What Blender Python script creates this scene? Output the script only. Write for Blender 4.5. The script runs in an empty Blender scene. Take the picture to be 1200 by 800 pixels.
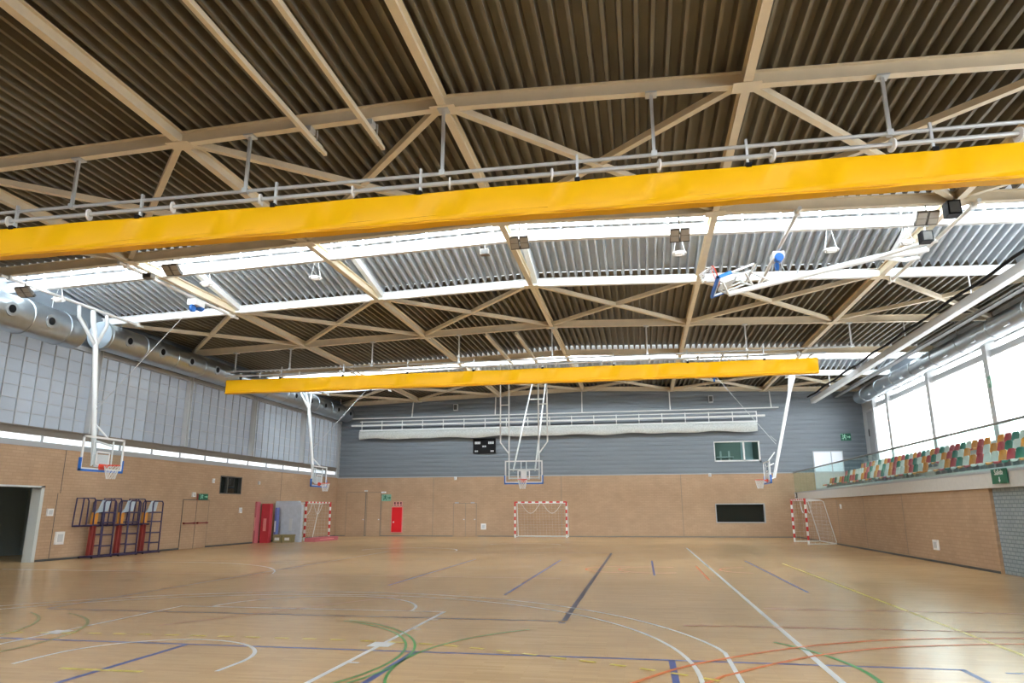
import bpy, math, random
from mathutils import Vector, Matrix
random.seed(7)
scene = bpy.context.scene
C = scene.collection
PI = math.pi

# ------------------------------------------------------------------ camera
cam_d = bpy.data.cameras.new('camera')
cam_d.sensor_fit = 'HORIZONTAL'; cam_d.sensor_width = 36.0
cam_d.lens = 817.4 / 1200 * 36.0
cam_d.clip_start = .05; cam_d.clip_end = 300
cam = bpy.data.objects.new('camera', cam_d); C.objects.link(cam)
YAW, PITCH, ROLL = 0.17867, 0.23674, -0.0033
_f = Vector((-math.sin(YAW) * math.cos(PITCH), math.cos(YAW) * math.cos(PITCH), math.sin(PITCH)))
_r = Vector((math.cos(YAW), math.sin(YAW), 0)); _u = _r.cross(_f)
_r2 = _r * math.cos(ROLL) + _u * math.sin(ROLL); _u2 = _u * math.cos(ROLL) - _r * math.sin(ROLL)
cam.matrix_world = Matrix(((_r2.x, _u2.x, -_f.x, 0), (_r2.y, _u2.y, -_f.y, 0), (_r2.z, _u2.z, -_f.z, 1.6), (0, 0, 0, 1)))
scene.camera = cam

# ------------------------------------------------------------------ world, exposure
w = bpy.data.worlds.new('overcast_sky'); scene.world = w; w.use_nodes = True
w.node_tree.nodes['Background'].inputs[0].default_value = (.86, .93, 1, 1)
w.node_tree.nodes['Background'].inputs[1].default_value = 1.6
scene.view_settings.view_transform = 'Standard'; scene.view_settings.look = 'None'
scene.view_settings.gamma = 1; scene.view_settings.use_curve_mapping = False
scene.view_settings.exposure = 0.42
scene.cycles.max_bounces = 10; scene.cycles.diffuse_bounces = 7
scene.cycles.transparent_max_bounces = 12
scene.cycles.sample_clamp_indirect = 6

# daylight seen in the translucent glazing (radiance of each kind of pane)
SKYLIGHT, WIN_RIGHT, POLY_LEFT, STRIP_LEFT = 22.0, 4.2, .12, .7

# ------------------------------------------------------------------ helpers
def tag(o, label=None, cat=None, group=None, kind=None):
    if label: o['label'] = label
    if cat: o['category'] = cat
    if group: o['group'] = group
    if kind: o['kind'] = kind
    return o

class MB:
    def __init__(s): s.v = []; s.f = []; s.m = []; s.smooth = False
    def add(s, vs, fs, mi=0):
        n = len(s.v); s.v += [tuple(v) for v in vs]
        for f in fs: s.f.append(tuple(i + n for i in f)); s.m.append(mi)
        return s
    def box(s, x0, x1, y0, y1, z0, z1, mi=0):
        vs = [(x0,y0,z0),(x1,y0,z0),(x1,y1,z0),(x0,y1,z0),(x0,y0,z1),(x1,y0,z1),(x1,y1,z1),(x0,y1,z1)]
        return s.add(vs, [(0,3,2,1),(4,5,6,7),(0,1,5,4),(1,2,6,5),(2,3,7,6),(3,0,4,7)], mi)
    def bar(s, p, q, w, h, mi=0, up=(0,0,1)):
        p, q = Vector(p), Vector(q); d = (q - p).normalized(); u = Vector(up)
        if abs(d.dot(u)) > .99: u = Vector((0,1,0))
        a = d.cross(u).normalized() * w / 2; b = a.cross(d).normalized() * h / 2
        vs = [p-a-b,p+a-b,p+a+b,p-a+b,q-a-b,q+a-b,q+a+b,q-a+b]
        return s.add(vs, [(0,3,2,1),(4,5,6,7),(0,1,5,4),(1,2,6,5),(2,3,7,6),(3,0,4,7)], mi)
    def ibeam(s, p, q, w, h, tf=.018, tw=.014, mi=0):
        p, q = Vector(p), Vector(q); up = Vector((0,0,1))
        s.bar(p + up*(tf/2), q + up*(tf/2), w, tf, mi)
        s.bar(p + up*(h-tf/2), q + up*(h-tf/2), w, tf, mi)
        s.bar(p + up*h/2, q + up*h/2, tw, h-2*tf, mi)
        return s
    def tube(s, pts, r, n=8, mi=0, caps=True):
        pts = [Vector(p) for p in pts]; L = len(pts); rings = []; prev = None
        for i, p in enumerate(pts):
            d = (pts[min(i+1, L-1)] - pts[max(i-1, 0)]).normalized()
            if prev is None:
                a = d.orthogonal().normalized()
            else:
                a = (prev - d * prev.dot(d)).normalized()
            prev = a; b = d.cross(a)
            rr = r[i] if isinstance(r, (list, tuple)) else r
            rings.append([p + (a*math.cos(2*PI*k/n) + b*math.sin(2*PI*k/n))*rr for k in range(n)])
        vs = [v for R in rings for v in R]; fs = []
        for i in range(L-1):
            for k in range(n):
                fs.append((i*n+k, i*n+(k+1)%n, (i+1)*n+(k+1)%n, (i+1)*n+k))
        if caps:
            fs.append(tuple(range(n-1,-1,-1))); fs.append(tuple(range((L-1)*n, L*n)))
        return s.add(vs, fs, mi)
    def ring(s, c, axis, R, r, n=20, k=6, mi=0):
        c, ax = Vector(c), Vector(axis).normalized(); a = ax.orthogonal().normalized(); b = ax.cross(a)
        vs = []; fs = []
        for i in range(n):
            d = a*math.cos(2*PI*i/n) + b*math.sin(2*PI*i/n)
            for j in range(k):
                t = 2*PI*j/k; vs.append(c + d*(R + r*math.cos(t)) + ax*(r*math.sin(t)))
        for i in range(n):
            for j in range(k):
                fs.append((i*k+j, ((i+1)%n)*k+j, ((i+1)%n)*k+(j+1)%k, i*k+(j+1)%k))
        return s.add(vs, fs, mi)
    def cyl(s, c, axis, r, h, n=20, mi=0):
        c, ax = Vector(c), Vector(axis).normalized()
        return s.tube([c - ax*h/2, c + ax*h/2], r, n, mi)
    def prism(s, poly, p0, ax, ay, az, mi=0):
        """poly (a,b) -> p0 + a*ax + b*ay, extruded by az"""
        p0, ax, ay, az = map(Vector, (p0, ax, ay, az)); n = len(poly)
        vs = [p0 + ax*a + ay*b for a, b in poly] + [p0 + ax*a + ay*b + az for a, b in poly]
        fs = [tuple(range(n-1,-1,-1)), tuple(range(n, 2*n))] + [(i,(i+1)%n,(i+1)%n+n,i+n) for i in range(n)]
        return s.add(vs, fs, mi)
    def mesh(s, name, mats):
        me = bpy.data.meshes.new(name); me.from_pydata(s.v, [], s.f)
        if not isinstance(mats, (list, tuple)): mats = [mats]
        for m in mats: me.materials.append(m)
        if len(mats) > 1: me.polygons.foreach_set('material_index', s.m)
        if s.smooth:
            me.polygons.foreach_set('use_smooth', [True]*len(me.polygons))
            me.set_sharp_from_angle(angle=math.radians(40))
        me.update(); return me

def link(name, me, parent=None, world=True):
    o = bpy.data.objects.new(name, me); C.objects.link(o)
    if parent is not None:
        o.parent = parent
        if world: o.matrix_parent_inverse = parent.matrix_basis.inverted()
    return o
def obj(name, mb, mats, parent=None, world=True):
    return link(name, mb.mesh(name, mats), parent, world)
def empty(name, loc=(0,0,0), rz=0, parent=None):
    o = bpy.data.objects.new(name, None); C.objects.link(o); o.empty_display_size = .2
    o.location = loc; o.rotation_euler = (0,0,rz)
    o.matrix_basis = Matrix.Translation(loc) @ Matrix.Rotation(rz, 4, 'Z')
    if parent: o.parent = parent; o.matrix_parent_inverse = parent.matrix_basis.inverted()
    return o
def copy_tree(o, parent=None):
    c = o.copy(); C.objects.link(c); c.parent = parent
    for ch in [x for x in bpy.data.objects if x.parent == o]: copy_tree(ch, c)
    return c

# ------------------------------------------------------------------ materials
def mat(name, col, rough=.6, metal=0, spec=.5, noise=0, nscale=8, bump=0, bscale=40, stretch=(1,1,1)):
    m = bpy.data.materials.new(name); m.use_nodes = True; nt = m.node_tree; b = nt.nodes['Principled BSDF']
    b.inputs['Base Color'].default_value = (*col, 1); b.inputs['Roughness'].default_value = rough
    b.inputs['Metallic'].default_value = metal; b.inputs['Specular IOR Level'].default_value = spec
    if noise or bump:
        tc = nt.nodes.new('ShaderNodeTexCoord'); mp = nt.nodes.new('ShaderNodeMapping'); mp.inputs['Scale'].default_value = stretch
        nt.links.new(tc.outputs['Object'], mp.inputs[0])
    if noise:
        n = nt.nodes.new('ShaderNodeTexNoise'); n.inputs['Scale'].default_value = nscale; n.inputs['Detail'].default_value = 5
        nt.links.new(mp.outputs[0], n.inputs['Vector'])
        r = nt.nodes.new('ShaderNodeMapRange'); r.inputs[1].default_value = .3; r.inputs[2].default_value = .7
        r.inputs[3].default_value = 1-noise; r.inputs[4].default_value = 1+noise
        nt.links.new(n.outputs['Fac'], r.inputs[0])
        mx = nt.nodes.new('ShaderNodeVectorMath'); mx.operation = 'SCALE'; mx.inputs[0].default_value = col
        nt.links.new(r.outputs[0], mx.inputs['Scale']); nt.links.new(mx.outputs[0], b.inputs['Base Color'])
    if bump:
        n2 = nt.nodes.new('ShaderNodeTexNoise'); n2.inputs['Scale'].default_value = bscale
        nt.links.new(mp.outputs[0], n2.inputs['Vector'])
        bp = nt.nodes.new('ShaderNodeBump'); bp.inputs['Strength'].default_value = bump; bp.inputs['Distance'].default_value = .02
        nt.links.new(n2.outputs['Fac'], bp.inputs['Height']); nt.links.new(bp.outputs[0], b.inputs['Normal'])
    return m

def glow(name, col, strength, gloss=.25, base=(.75,.78,.8), var=0, vscale=(1,1,1)):
    """diffusing daylight pane: lit from behind by the sky, with a glossy skin"""
    m = mat(name, base, rough=gloss, spec=.5); nt = m.node_tree; b = nt.nodes['Principled BSDF']
    b.inputs['Emission Color'].default_value = (*col, 1); b.inputs['Emission Strength'].default_value = strength
    if var:
        tc = nt.nodes.new('ShaderNodeTexCoord'); mp = nt.nodes.new('ShaderNodeMapping'); mp.inputs['Scale'].default_value = vscale
        n = nt.nodes.new('ShaderNodeTexNoise'); n.inputs['Scale'].default_value = 1.0; n.inputs['Detail'].default_value = 4
        nt.links.new(tc.outputs['Object'], mp.inputs[0]); nt.links.new(mp.outputs[0], n.inputs['Vector'])
        r = nt.nodes.new('ShaderNodeMapRange'); r.inputs[1].default_value = .32; r.inputs[2].default_value = .68
        r.inputs[3].default_value = strength*(1-var); r.inputs[4].default_value = strength*(1+var)
        nt.links.new(n.outputs['Fac'], r.inputs[0]); nt.links.new(r.outputs[0], b.inputs['Emission Strength'])
    return m

def brickmat(name, c1, c2, mortar, bw, bh, axis, ms=.012, rough=.8, bump=.25, nz=.06):
    m = bpy.data.materials.new(name); m.use_nodes = True; nt = m.node_tree; b = nt.nodes['Principled BSDF']
    tc = nt.nodes.new('ShaderNodeTexCoord'); sx = nt.nodes.new('ShaderNodeSeparateXYZ'); cx = nt.nodes.new('ShaderNodeCombineXYZ')
    nt.links.new(tc.outputs['Object'], sx.inputs[0])
    nt.links.new(sx.outputs[axis], cx.inputs[0]); nt.links.new(sx.outputs['Z'], cx.inputs[1])
    br = nt.nodes.new('ShaderNodeTexBrick'); br.inputs['Scale'].default_value = 1
    br.inputs['Brick Width'].default_value = bw; br.inputs['Row Height'].default_value = bh
    br.inputs['Mortar Size'].default_value = ms; br.inputs['Mortar Smooth'].default_value = .2
    br.inputs['Color1'].default_value = (*c1,1); br.inputs['Color2'].default_value = (*c2,1); br.inputs['Mortar'].default_value = (*mortar,1)
    nt.links.new(cx.outputs[0], br.inputs['Vector'])
    n = nt.nodes.new('ShaderNodeTexNoise'); n.inputs['Scale'].default_value = 1.3; n.inputs['Detail'].default_value = 6
    nt.links.new(tc.outputs['Object'], n.inputs['Vector'])
    r = nt.nodes.new('ShaderNodeMapRange'); r.inputs[1].default_value=.3; r.inputs[2].default_value=.7; r.inputs[3].default_value=1-nz; r.inputs[4].default_value=1+nz
    nt.links.new(n.outputs['Fac'], r.inputs[0])
    sc = nt.nodes.new('ShaderNodeVectorMath'); sc.operation='SCALE'
    nt.links.new(br.outputs['Color'], sc.inputs[0]); nt.links.new(r.outputs[0], sc.inputs['Scale'])
    nt.links.new(sc.outputs[0], b.inputs['Base Color'])
    bp = nt.nodes.new('ShaderNodeBump'); bp.inputs['Strength'].default_value = bump; bp.inputs['Distance'].default_value = .01; bp.invert = True
    nt.links.new(br.outputs['Fac'], bp.inputs['Height']); nt.links.new(bp.outputs[0], b.inputs['Normal'])
    b.inputs['Roughness'].default_value = rough; b.inputs['Specular IOR Level'].default_value = .25
    return m

def floormat():
    m = bpy.data.materials.new('parquet'); m.use_nodes = True; nt = m.node_tree; b = nt.nodes['Principled BSDF']
    tc = nt.nodes.new('ShaderNodeTexCoord')
    mp = nt.nodes.new('ShaderNodeMapping'); mp.inputs['Rotation'].default_value = (0,0,0)
    nt.links.new(tc.outputs['Object'], mp.inputs[0])
    br = nt.nodes.new('ShaderNodeTexBrick'); br.inputs['Scale'].default_value = 1
    br.inputs['Brick Width'].default_value = .5; br.inputs['Row Height'].default_value = .065
    br.inputs['Mortar Size'].default_value = .0015; br.inputs['Mortar Smooth'].default_value = 0; br.inputs['Bias'].default_value = -.1
    br.inputs['Color1'].default_value = (.65,.425,.21,1); br.inputs['Color2'].default_value = (.56,.35,.165,1); br.inputs['Mortar'].default_value = (.50,.30,.135,1)
    nt.links.new(mp.outputs[0], br.inputs['Vector'])
    n = nt.nodes.new('ShaderNodeTexNoise'); n.inputs['Scale'].default_value = 1; n.inputs['Detail'].default_value = 6
    mp2 = nt.nodes.new('ShaderNodeMapping'); mp2.inputs['Scale'].default_value = (.45,5,1); nt.links.new(tc.outputs['Object'], mp2.inputs[0])
    nt.links.new(mp2.outputs[0], n.inputs['Vector'])
    n3 = nt.nodes.new('ShaderNodeTexNoise'); n3.inputs['Scale'].default_value = .35; n3.inputs['Detail'].default_value = 4
    nt.links.new(tc.outputs['Object'], n3.inputs['Vector'])
    ad = nt.nodes.new('ShaderNodeMath'); ad.operation='ADD'; nt.links.new(n.outputs['Fac'], ad.inputs[0]); nt.links.new(n3.outputs['Fac'], ad.inputs[1])
    r = nt.nodes.new('ShaderNodeMapRange'); r.inputs[1].default_value=.7; r.inputs[2].default_value=1.3; r.inputs[3].default_value=.92; r.inputs[4].default_value=1.08
    nt.links.new(ad.outputs[0], r.inputs[0])
    sc = nt.nodes.new('ShaderNodeVectorMath'); sc.operation='SCALE'
    nt.links.new(br.outputs['Color'], sc.inputs[0]); nt.links.new(r.outputs[0], sc.inputs['Scale']); nt.links.new(sc.outputs[0], b.inputs['Base Color'])
    r2 = nt.nodes.new('ShaderNodeMapRange'); r2.inputs[1].default_value=.3; r2.inputs[2].default_value=.7; r2.inputs[3].default_value=.20; r2.inputs[4].default_value=.24
    nt.links.new(n3.outputs['Fac'], r2.inputs[0]); nt.links.new(r2.outputs[0], b.inputs['Roughness'])
    b.inputs['Specular IOR Level'].default_value = .5
    return m

def glassmat(name, tint, refl=.12, rough=.02):
    m = bpy.data.materials.new(name); m.use_nodes = True; nt = m.node_tree
    nt.nodes.remove(nt.nodes['Principled BSDF']); out = nt.nodes['Material Output']
    t = nt.nodes.new('ShaderNodeBsdfTransparent'); t.inputs[0].default_value = (*tint,1)
    g = nt.nodes.new('ShaderNodeBsdfGlossy'); g.inputs['Roughness'].default_value = rough
    fr = nt.nodes.new('ShaderNodeLayerWeight'); fr.inputs[0].default_value = .22
    fr_out = fr.outputs['Fresnel']; fm = nt.nodes.new('ShaderNodeMath'); fm.operation = 'MULTIPLY'; fm.inputs[1].default_value = .55
    fp = nt.nodes.new('ShaderNodeMath'); fp.operation = 'POWER'; fp.inputs[1].default_value = 2.2
    nt.links.new(fr.outputs['Facing'], fp.inputs[0]); nt.links.new(fp.outputs[0], fm.inputs[0]); fr = fm
    mx = nt.nodes.new('ShaderNodeMixShader')
    nt.links.new(fr.outputs[0], mx.inputs[0]); nt.links.new(t.outputs[0], mx.inputs[1]); nt.links.new(g.outputs[0], mx.inputs[2])
    nt.links.new(mx.outputs[0], out.inputs[0]); return m

M = {}
M['floor'] = floormat()
M['brick_x'] = brickmat('brick_far', (.50,.342,.222), (.46,.312,.198), (.43,.29,.182), .30, .10, 'X')
M['brick_y'] = brickmat('brick_side', (.50,.342,.222), (.46,.312,.198), (.43,.29,.182), .30, .10, 'Y')
M['brick_flush'] = brickmat('flush_door_face', (.50,.342,.222), (.465,.315,.20), (.435,.293,.184), .30, .10, 'X')
M['brick_flush_y'] = brickmat('flush_door_face_side', (.50,.342,.222), (.465,.315,.20), (.435,.293,.184), .30, .10, 'Y')
M['block'] = brickmat('grey_block', (.36,.42,.44), (.31,.37,.40), (.20,.24,.26), .22, .095, 'Y', ms=.012)
M['cladding'] = mat('blue_grey_cladding', (.205,.235,.265), rough=.42, metal=.25, noise=.06, nscale=2, stretch=(.3,1,3))
M['deck'] = mat('brown_deck', (.18,.162,.122), rough=.45, noise=.08, nscale=1.5)  # flat bays: darker and browner than the sawtooth deck
M['deck_pale'] = mat('pale_grey_deck', (.48,.52,.555), rough=.45, metal=.2, noise=.06, nscale=1.5)  # sawtooth bays: paler and greyer than the flat deck
M['cream'] = mat('cream_steel', (.78,.685,.515), rough=.5, noise=.05, nscale=3)
M['white_steel'] = mat('white_steel', (.80,.81,.80), rough=.4)
M['galv'] = mat('galvanised_tube', (.62,.64,.65), rough=.4, metal=.5)
M['duct'] = mat('spiral_duct', (.47,.51,.54), rough=.28, metal=.92, noise=.06, nscale=4)
M['yellow'] = mat('yellow_pvc', (.96,.50,.003), rough=.42, spec=.22)
M['yellow_dark'] = mat('yellow_pvc_hem', (.90,.42,.004), rough=.45)
M['black'] = mat('black_plastic', (.007,.007,.008), rough=.6, spec=.15)
M['dark'] = mat('dark_frame', (.07,.07,.065), rough=.5)
M['brown'] = mat('brown_grey_rail', (.20,.175,.145), rough=.5)
M['grey'] = mat('grey_steel', (.42,.44,.46), rough=.5)
M['lgrey'] = mat('light_grey', (.60,.62,.63), rough=.5)
M['jamb'] = mat('jamb_paint', (.62,.65,.63), rough=.5)
M['fascia'] = mat('gallery_fascia', (.66,.645,.61), rough=.6, noise=.04)
M['handrail'] = mat('handrail_grey', (.20,.22,.23), rough=.4)
M['white'] = mat('white_plastic', (.85,.85,.84), rough=.4)
M['blue'] = mat('blue_pad', (.02,.15,.55), rough=.4)
M['red'] = mat('red_paint', (.62,.03,.03), rough=.4)
M['redcab'] = mat('red_cabinet', (.72,.012,.02), rough=.35)
M['pink'] = mat('pale_red_border', (.78,.32,.30), rough=.5)
M['rim'] = mat('orange_red_rim', (.78,.08,.04), rough=.4)
M['green'] = mat('sign_green', (.006,.13,.07), rough=.4)
M['greenl'] = mat('sign_green_light', (.22,.45,.33), rough=.4)
M['mint'] = mat('sign_mint', (.45,.85,.65), rough=.4)
M['netw'] = mat('white_net', (.78,.78,.76), rough=.8)
M['netroll'] = mat('rolled_net', (.60,.63,.61), rough=.85, noise=.16, nscale=14)
M['purple'] = mat('purple_frame', (.03,.018,.075), rough=.4)
M['redpole'] = mat('red_pole', (.24,.03,.025), rough=.4)
M['orangepole'] = mat('orange_pad', (.7,.30,.04), rough=.5)
M['bluegrey'] = mat('pale_blue_board', (.50,.60,.68), rough=.35)
M['matred'] = mat('crash_mat_red', (.50,.035,.05), rough=.5)
M['matpink'] = mat('faded_red_mat', (.52,.14,.16), rough=.6)
M['matgrey'] = mat('grey_cover', (.52,.56,.62), rough=.7, noise=.08, nscale=5, bump=.6, bscale=7)
M['matblue'] = mat('blue_mat', (.14,.17,.42), rough=.5)
M['olive'] = mat('olive_crate', (.26,.22,.10), rough=.6)
M['glass'] = glassmat('clear_glass', (.86,.95,.93))
M['acrylic'] = glassmat('acrylic', (.93,.95,.96))
M['darkglass'] = mat('dark_glass', (.015,.02,.018), rough=.06, spec=.6)
M['lamp'] = mat('lamp_glass', (.50,.47,.42), rough=.2)
M['tealroom'] = mat('office_wall', (.24,.29,.28), rough=.7)
M['room'] = mat('store_room', (.36,.42,.42), rough=.8)
M['room_fill'] = glow('store_fill', (.8,.95,1), 4)  # added fill glow for the store room, not a known lamp
M['skylight'] = glow('skylight_pane', (.86,.94,1), SKYLIGHT, gloss=.5)
M['winright'] = glow('bright_pane', (.95,.98,1), WIN_RIGHT, gloss=.4)
M['bluepane'] = glow('pale_blue_pane', (.70,.83,.95), .42, gloss=.3)
M['poly'] = [glow('polycarbonate_%d' % i, c, POLY_LEFT*s, gloss=.22, base=(.29,.33,.38), var=.14, vscale=(1,.25,.8)) for i,(c,s) in enumerate([((.78,.88,1),1.15),((.80,.89,1),1.3),((.80,.86,1),.75)])]
M['strip'] = glow('strip_pane', (.92,.95,1), STRIP_LEFT, gloss=.3)
M['door_pane'] = glow('door_pane', (.75,.87,1), .3, gloss=.3)
SEATC = {'white': mat('seat_white', (.74,.78,.74), rough=.35), 'green': mat('seat_green', (.012,.19,.12), rough=.35),
         'red': mat('seat_red', (.52,.045,.06), rough=.35), 'orange': mat('seat_orange', (.78,.30,.03), rough=.35)}
LINE = {'white': mat('line_white', (.82,.82,.80), rough=.3), 'blue': mat('line_blue', (.045,.085,.30), rough=.3), 'navy': mat('line_navy', (.03,.033,.07), rough=.3),
        'green': mat('line_green', (.06,.30,.06), rough=.3), 'orange': mat('line_orange', (.80,.20,.04), rough=.3), 'red': mat('line_red', (.45,.13,.07), rough=.3),
        'yellow': mat('line_yellow', (.78,.62,.10), rough=.3), 'olive': mat('line_olive', (.26,.26,.07), rough=.3)}

# ------------------------------------------------------------------ module of the hall
XL, XR, XB, YF, YN = -19.5, 8.8, 12.95, 43.7, -5.1     # left wall, gallery wall, back of gallery, far wall, wall behind camera
XRIDGE = -3.3
BX = [-14.1, -8.7, -3.3, 2.1, 7.5]                     # beams along the hall
CY = [.3, 5.75, 11.2, 16.6, 22.0, 27.45, 32.85, 38.3, 43.5]
def zr(x): return 8.84 - .033*abs(x - XRIDGE)          # underside of roof beams
DH = .27

# floor
mb = MB(); mb.box(XL-4, XB, YN, YF, -.2, 0)
floor = obj('floor', mb, M['floor']); tag(floor, 'pale wooden sports floor with coloured court lines', kind='structure')

# --- walls with holes
def wall_boxes(mb, axis, pos, th, a0, a1, z0, z1, holes):
    As = sorted({a0, a1, *[h[0] for h in holes], *[h[1] for h in holes]}); Zs = sorted({z0, z1, *[h[2] for h in holes], *[h[3] for h in holes]})
    As = [a for a in As if a0 <= a <= a1]; Zs = [z for z in Zs if z0 <= z <= z1]
    for i in range(len(As)-1):
        for j in range(len(Zs)-1):
            ca, cz = (As[i]+As[i+1])/2, (Zs[j]+Zs[j+1])/2
            if any(h[0] < ca < h[1] and h[2] < cz < h[3] for h in holes): continue
            if axis == 'X': mb.box(min(pos,pos+th), max(pos,pos+th), As[i], As[i+1], Zs[j], Zs[j+1])
            else: mb.box(As[i], As[i+1], min(pos,pos+th), max(pos,pos+th), Zs[j], Zs[j+1])

mb = MB(); wall_boxes(mb, 'X', XL, -.3, YN, YF, 0, 3.66, [(16.5,20.45,0,2.36),(30.5,32.35,2.38,3.22)])
wall_left = obj('wall_left', mb, M['brick_y']); tag(wall_left, kind='structure')
mb = MB(); mb.box(XL-.3, XL, YN, YF, 7.2, 9.6); obj('upper_cladding', mb, M['cladding'], wall_left)
mb = MB(); mb.box(XL-.3, XL, YN, YF, 4.05, 4.31); mb.box(XL, XL+.05, YN, YF, 4.26, 4.30); obj('sill_rail', mb, M['brown'], wall_left)
mb = MB(); mb.box(XL-.3, XL+.02, YN, YF, 3.66, 3.84); obj('sill', mb, M['grey'], wall_left)
mb = MB()
for y, z0, z1 in [(21.2,2.2,3.66),(21.1,0,2.2),(36.3,2.0,3.66)]: mb.box(XL, XL+.004, y-.012, y+.012, z0, z1)
obj('expansion_joint', mb, M['dark'], wall_left)

mb = MB(); wall_boxes(mb, 'Y', YF, .3, XL, XB, 0, 3.66, [(4.25,7.04,.85,1.9)])
wall_far = obj('wall_far', mb, M['brick_x']); tag(wall_far, kind='structure')
for x in (-13.0, -4.85, 2.35):
    mb = MB(); mb.box(x-.012, x+.012, YF-.004, YF, 0, 3.66); obj('expansion_joint', mb, M['brown'], wall_far)
# corrugated sheets of the far wall
def clad_sheet(x0, x1, k0, k1):
    P = .27; prof = []
    for k in range(k0, k1+1):
        z = 3.66 + k*P
        prof += [(YF-.005, z), (YF-.005, z+.09), (YF-.035, z+.12), (YF-.035, z+.24)]
    prof.append((YF-.005, 3.66+(k1+1)*P))
    mb = MB(); vs = []; fs = []
    for (y, z) in prof: vs += [(x0, y, z), (x1, y, z)]
    for i in range(len(prof)-1): fs.append((2*i, 2*i+1, 2*i+3, 2*i+2))
    mb.add(vs, fs); obj('cladding_sheet', mb, M['cladding'], wall_far)
xs = [XL] + BX + [XB]
for a, b in zip(xs[:-1], xs[1:]):
    for k0, k1 in ((0,1),(2,6),(7,10),(11,14),(15,21)):
        if (k0, k1) == (2,6) and a < 5 < b:
            clad_sheet(a, 4.4, k0, k1); clad_sheet(7.05, b, k0, k1)
        else: clad_sheet(a, b-.006, k0, k1)
mb = MB(); wall_boxes(mb, 'Y', YF, .3, XL, XB, 3.66, 9.6, [(4.4,7.05,4.2,5.55)]); obj('backing', mb, M['cladding'], wall_far)
mb = MB(); mb.box(XL, XR, YF-.05, YF, 3.63, 3.68); obj('flashing', mb, M['grey'], wall_far)
mb = MB(); mb.box(XL-4, XB+.3, YN-.3, YN, 0, 9.6); tag(obj('wall_near', mb, M['brick_x']), kind='structure')
# baseboards
mb = MB(); mb.box(XL, XL+.015, 20.55, 27.85, 0, .07); mb.box(XL, XL+.015, 29.8, YF, 0, .07); tag(obj('baseboard_left', mb, M['dark']), kind='structure')
mb = MB(); mb.box(XL, -11.7, YF-.015, YF, 0, .06); mb.box(-10.1, XR, YF-.015, YF, 0, .06); tag(obj('baseboard_far', mb, M['brown']), kind='structure')
mb = MB(); mb.box(XR-.012, XR, 20.3, YF, 0, .06); tag(obj('baseboard_right', mb, M['dark']), kind='structure')

# left polycarbonate band
w1 = empty('window_1', (XL, 30, 4.31)); tag(w1, kind='structure')
step = 5.425/9
y = 22.0 - 7*step; i = 0
me_cache = {}
while y < 43.4:
    y1 = min(y+step, 43.4); k = random.randrange(3)
    mb = MB(); k = (2 if 24.5 < y < 34 else k % 2); mb.box(XL-.12, XL-.08, y+.012, y1-.012, 4.31, 7.2); obj('pane', mb, M['poly'][k], w1)
    mb = MB(); mb.box(XL-.08, XL-.035, y-.014, y+.014, 4.31, 7.2); obj('mullion', mb, M['grey'], w1)
    y += step
mb = MB(); mb.box(XL-.12, XL-.08, YN, 22.0-7*step, 4.31, 7.2); obj('pane', mb, M['poly'][1], w1)
for k in range(6):
    z = 4.31 + .413*(k+1); mb = MB(); mb.box(XL-.078, XL-.055, YN, 43.4, z-.011, z+.011); obj('transom', mb, M['grey'], w1)
mb = MB(); mb.box(XL-.14, XL-.12, YN, YF, 4.31, 7.2); obj('outer_skin', mb, M['lgrey'], w1)
mb = MB(); mb.box(XL-.1, XL+.08, 43.35, YF, 3.66, 7.25); obj('corner_panel', mb, M['grey'], w1)
mb = MB(); mb.box(XL-.1, XL+.1, YN, YF, 7.18, 7.34); obj('head_rail', mb, M['grey'], w1)
# strip window below
w2 = empty('window_2', (XL, 30, 3.84)); tag(w2, kind='structure')
st = 5.425/3; y = 20.15 - 2*st
while y < 43.3:
    mb = MB(); mb.box(XL-.1, XL-.06, y+.03, min(y+st,43.35)-.03, 3.85, 4.04); obj('pane', mb, M['strip'], w2)
    mb = MB(); mb.box(XL-.1, XL-.01, y-.03, y+.03, 3.84, 4.05); obj('mullion', mb, M['grey'], w2)
    y += st
mb = MB(); mb.box(XL-.1, XL-.06, YN, 20.15-2*st, 3.85, 4.04); obj('pane', mb, M['strip'], w2)
# columns in the left wall
for k, y in enumerate((22.0, 27.45, 32.85, 38.3)):
    mb = MB(); mb.ibeam((0,0,0),(1,0,0),.2,.2)
    mb = MB(); mb.box(XL-.05, XL+.16, y-.1, y-.085, 4.31, 8.3); mb.box(XL-.05, XL+.16, y+.085, y+.1, 4.31, 8.3); mb.box(XL+.03, XL+.05, y-.09, y+.09, 4.31, 8.3)
    o = obj('column', mb, M['lgrey'], wall_left)

# doorway left with store room behind
mb = MB(); mb.box(XL-.32, XL+.03, 20.37, 20.5, 0, 2.42); mb.box(XL-.32, XL+.03, 16.5, 20.5, 2.36, 2.42)
d1 = obj('door_1', mb, M['jamb']); tag(d1, kind='structure')
mb = MB(); mb.box(XL-4, XL-3.9, 14, 24, 0, 3); mb.box(XL-4, XL-.3, 23.9, 24, 0, 3); mb.box(XL-4, XL-.3, 14, 24, 2.9, 3); mb.box(XL-4, XL-.3, 14, 14.1, 0, 3)
obj('store_room', mb, M['room'], d1)
mb = MB(); mb.box(XL-2.4,XL-2.1,17.5,20,2.84,2.9); obj('added_fill_panel', mb, M['room_fill'], d1)  # glowing panel added only to brighten the dark store room
mb = MB(); mb.box(5.2,6.4,YF+.9,YF+1.1,5.9,5.95); office_fill = mb  # added fill panel for the office, linked below
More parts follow.
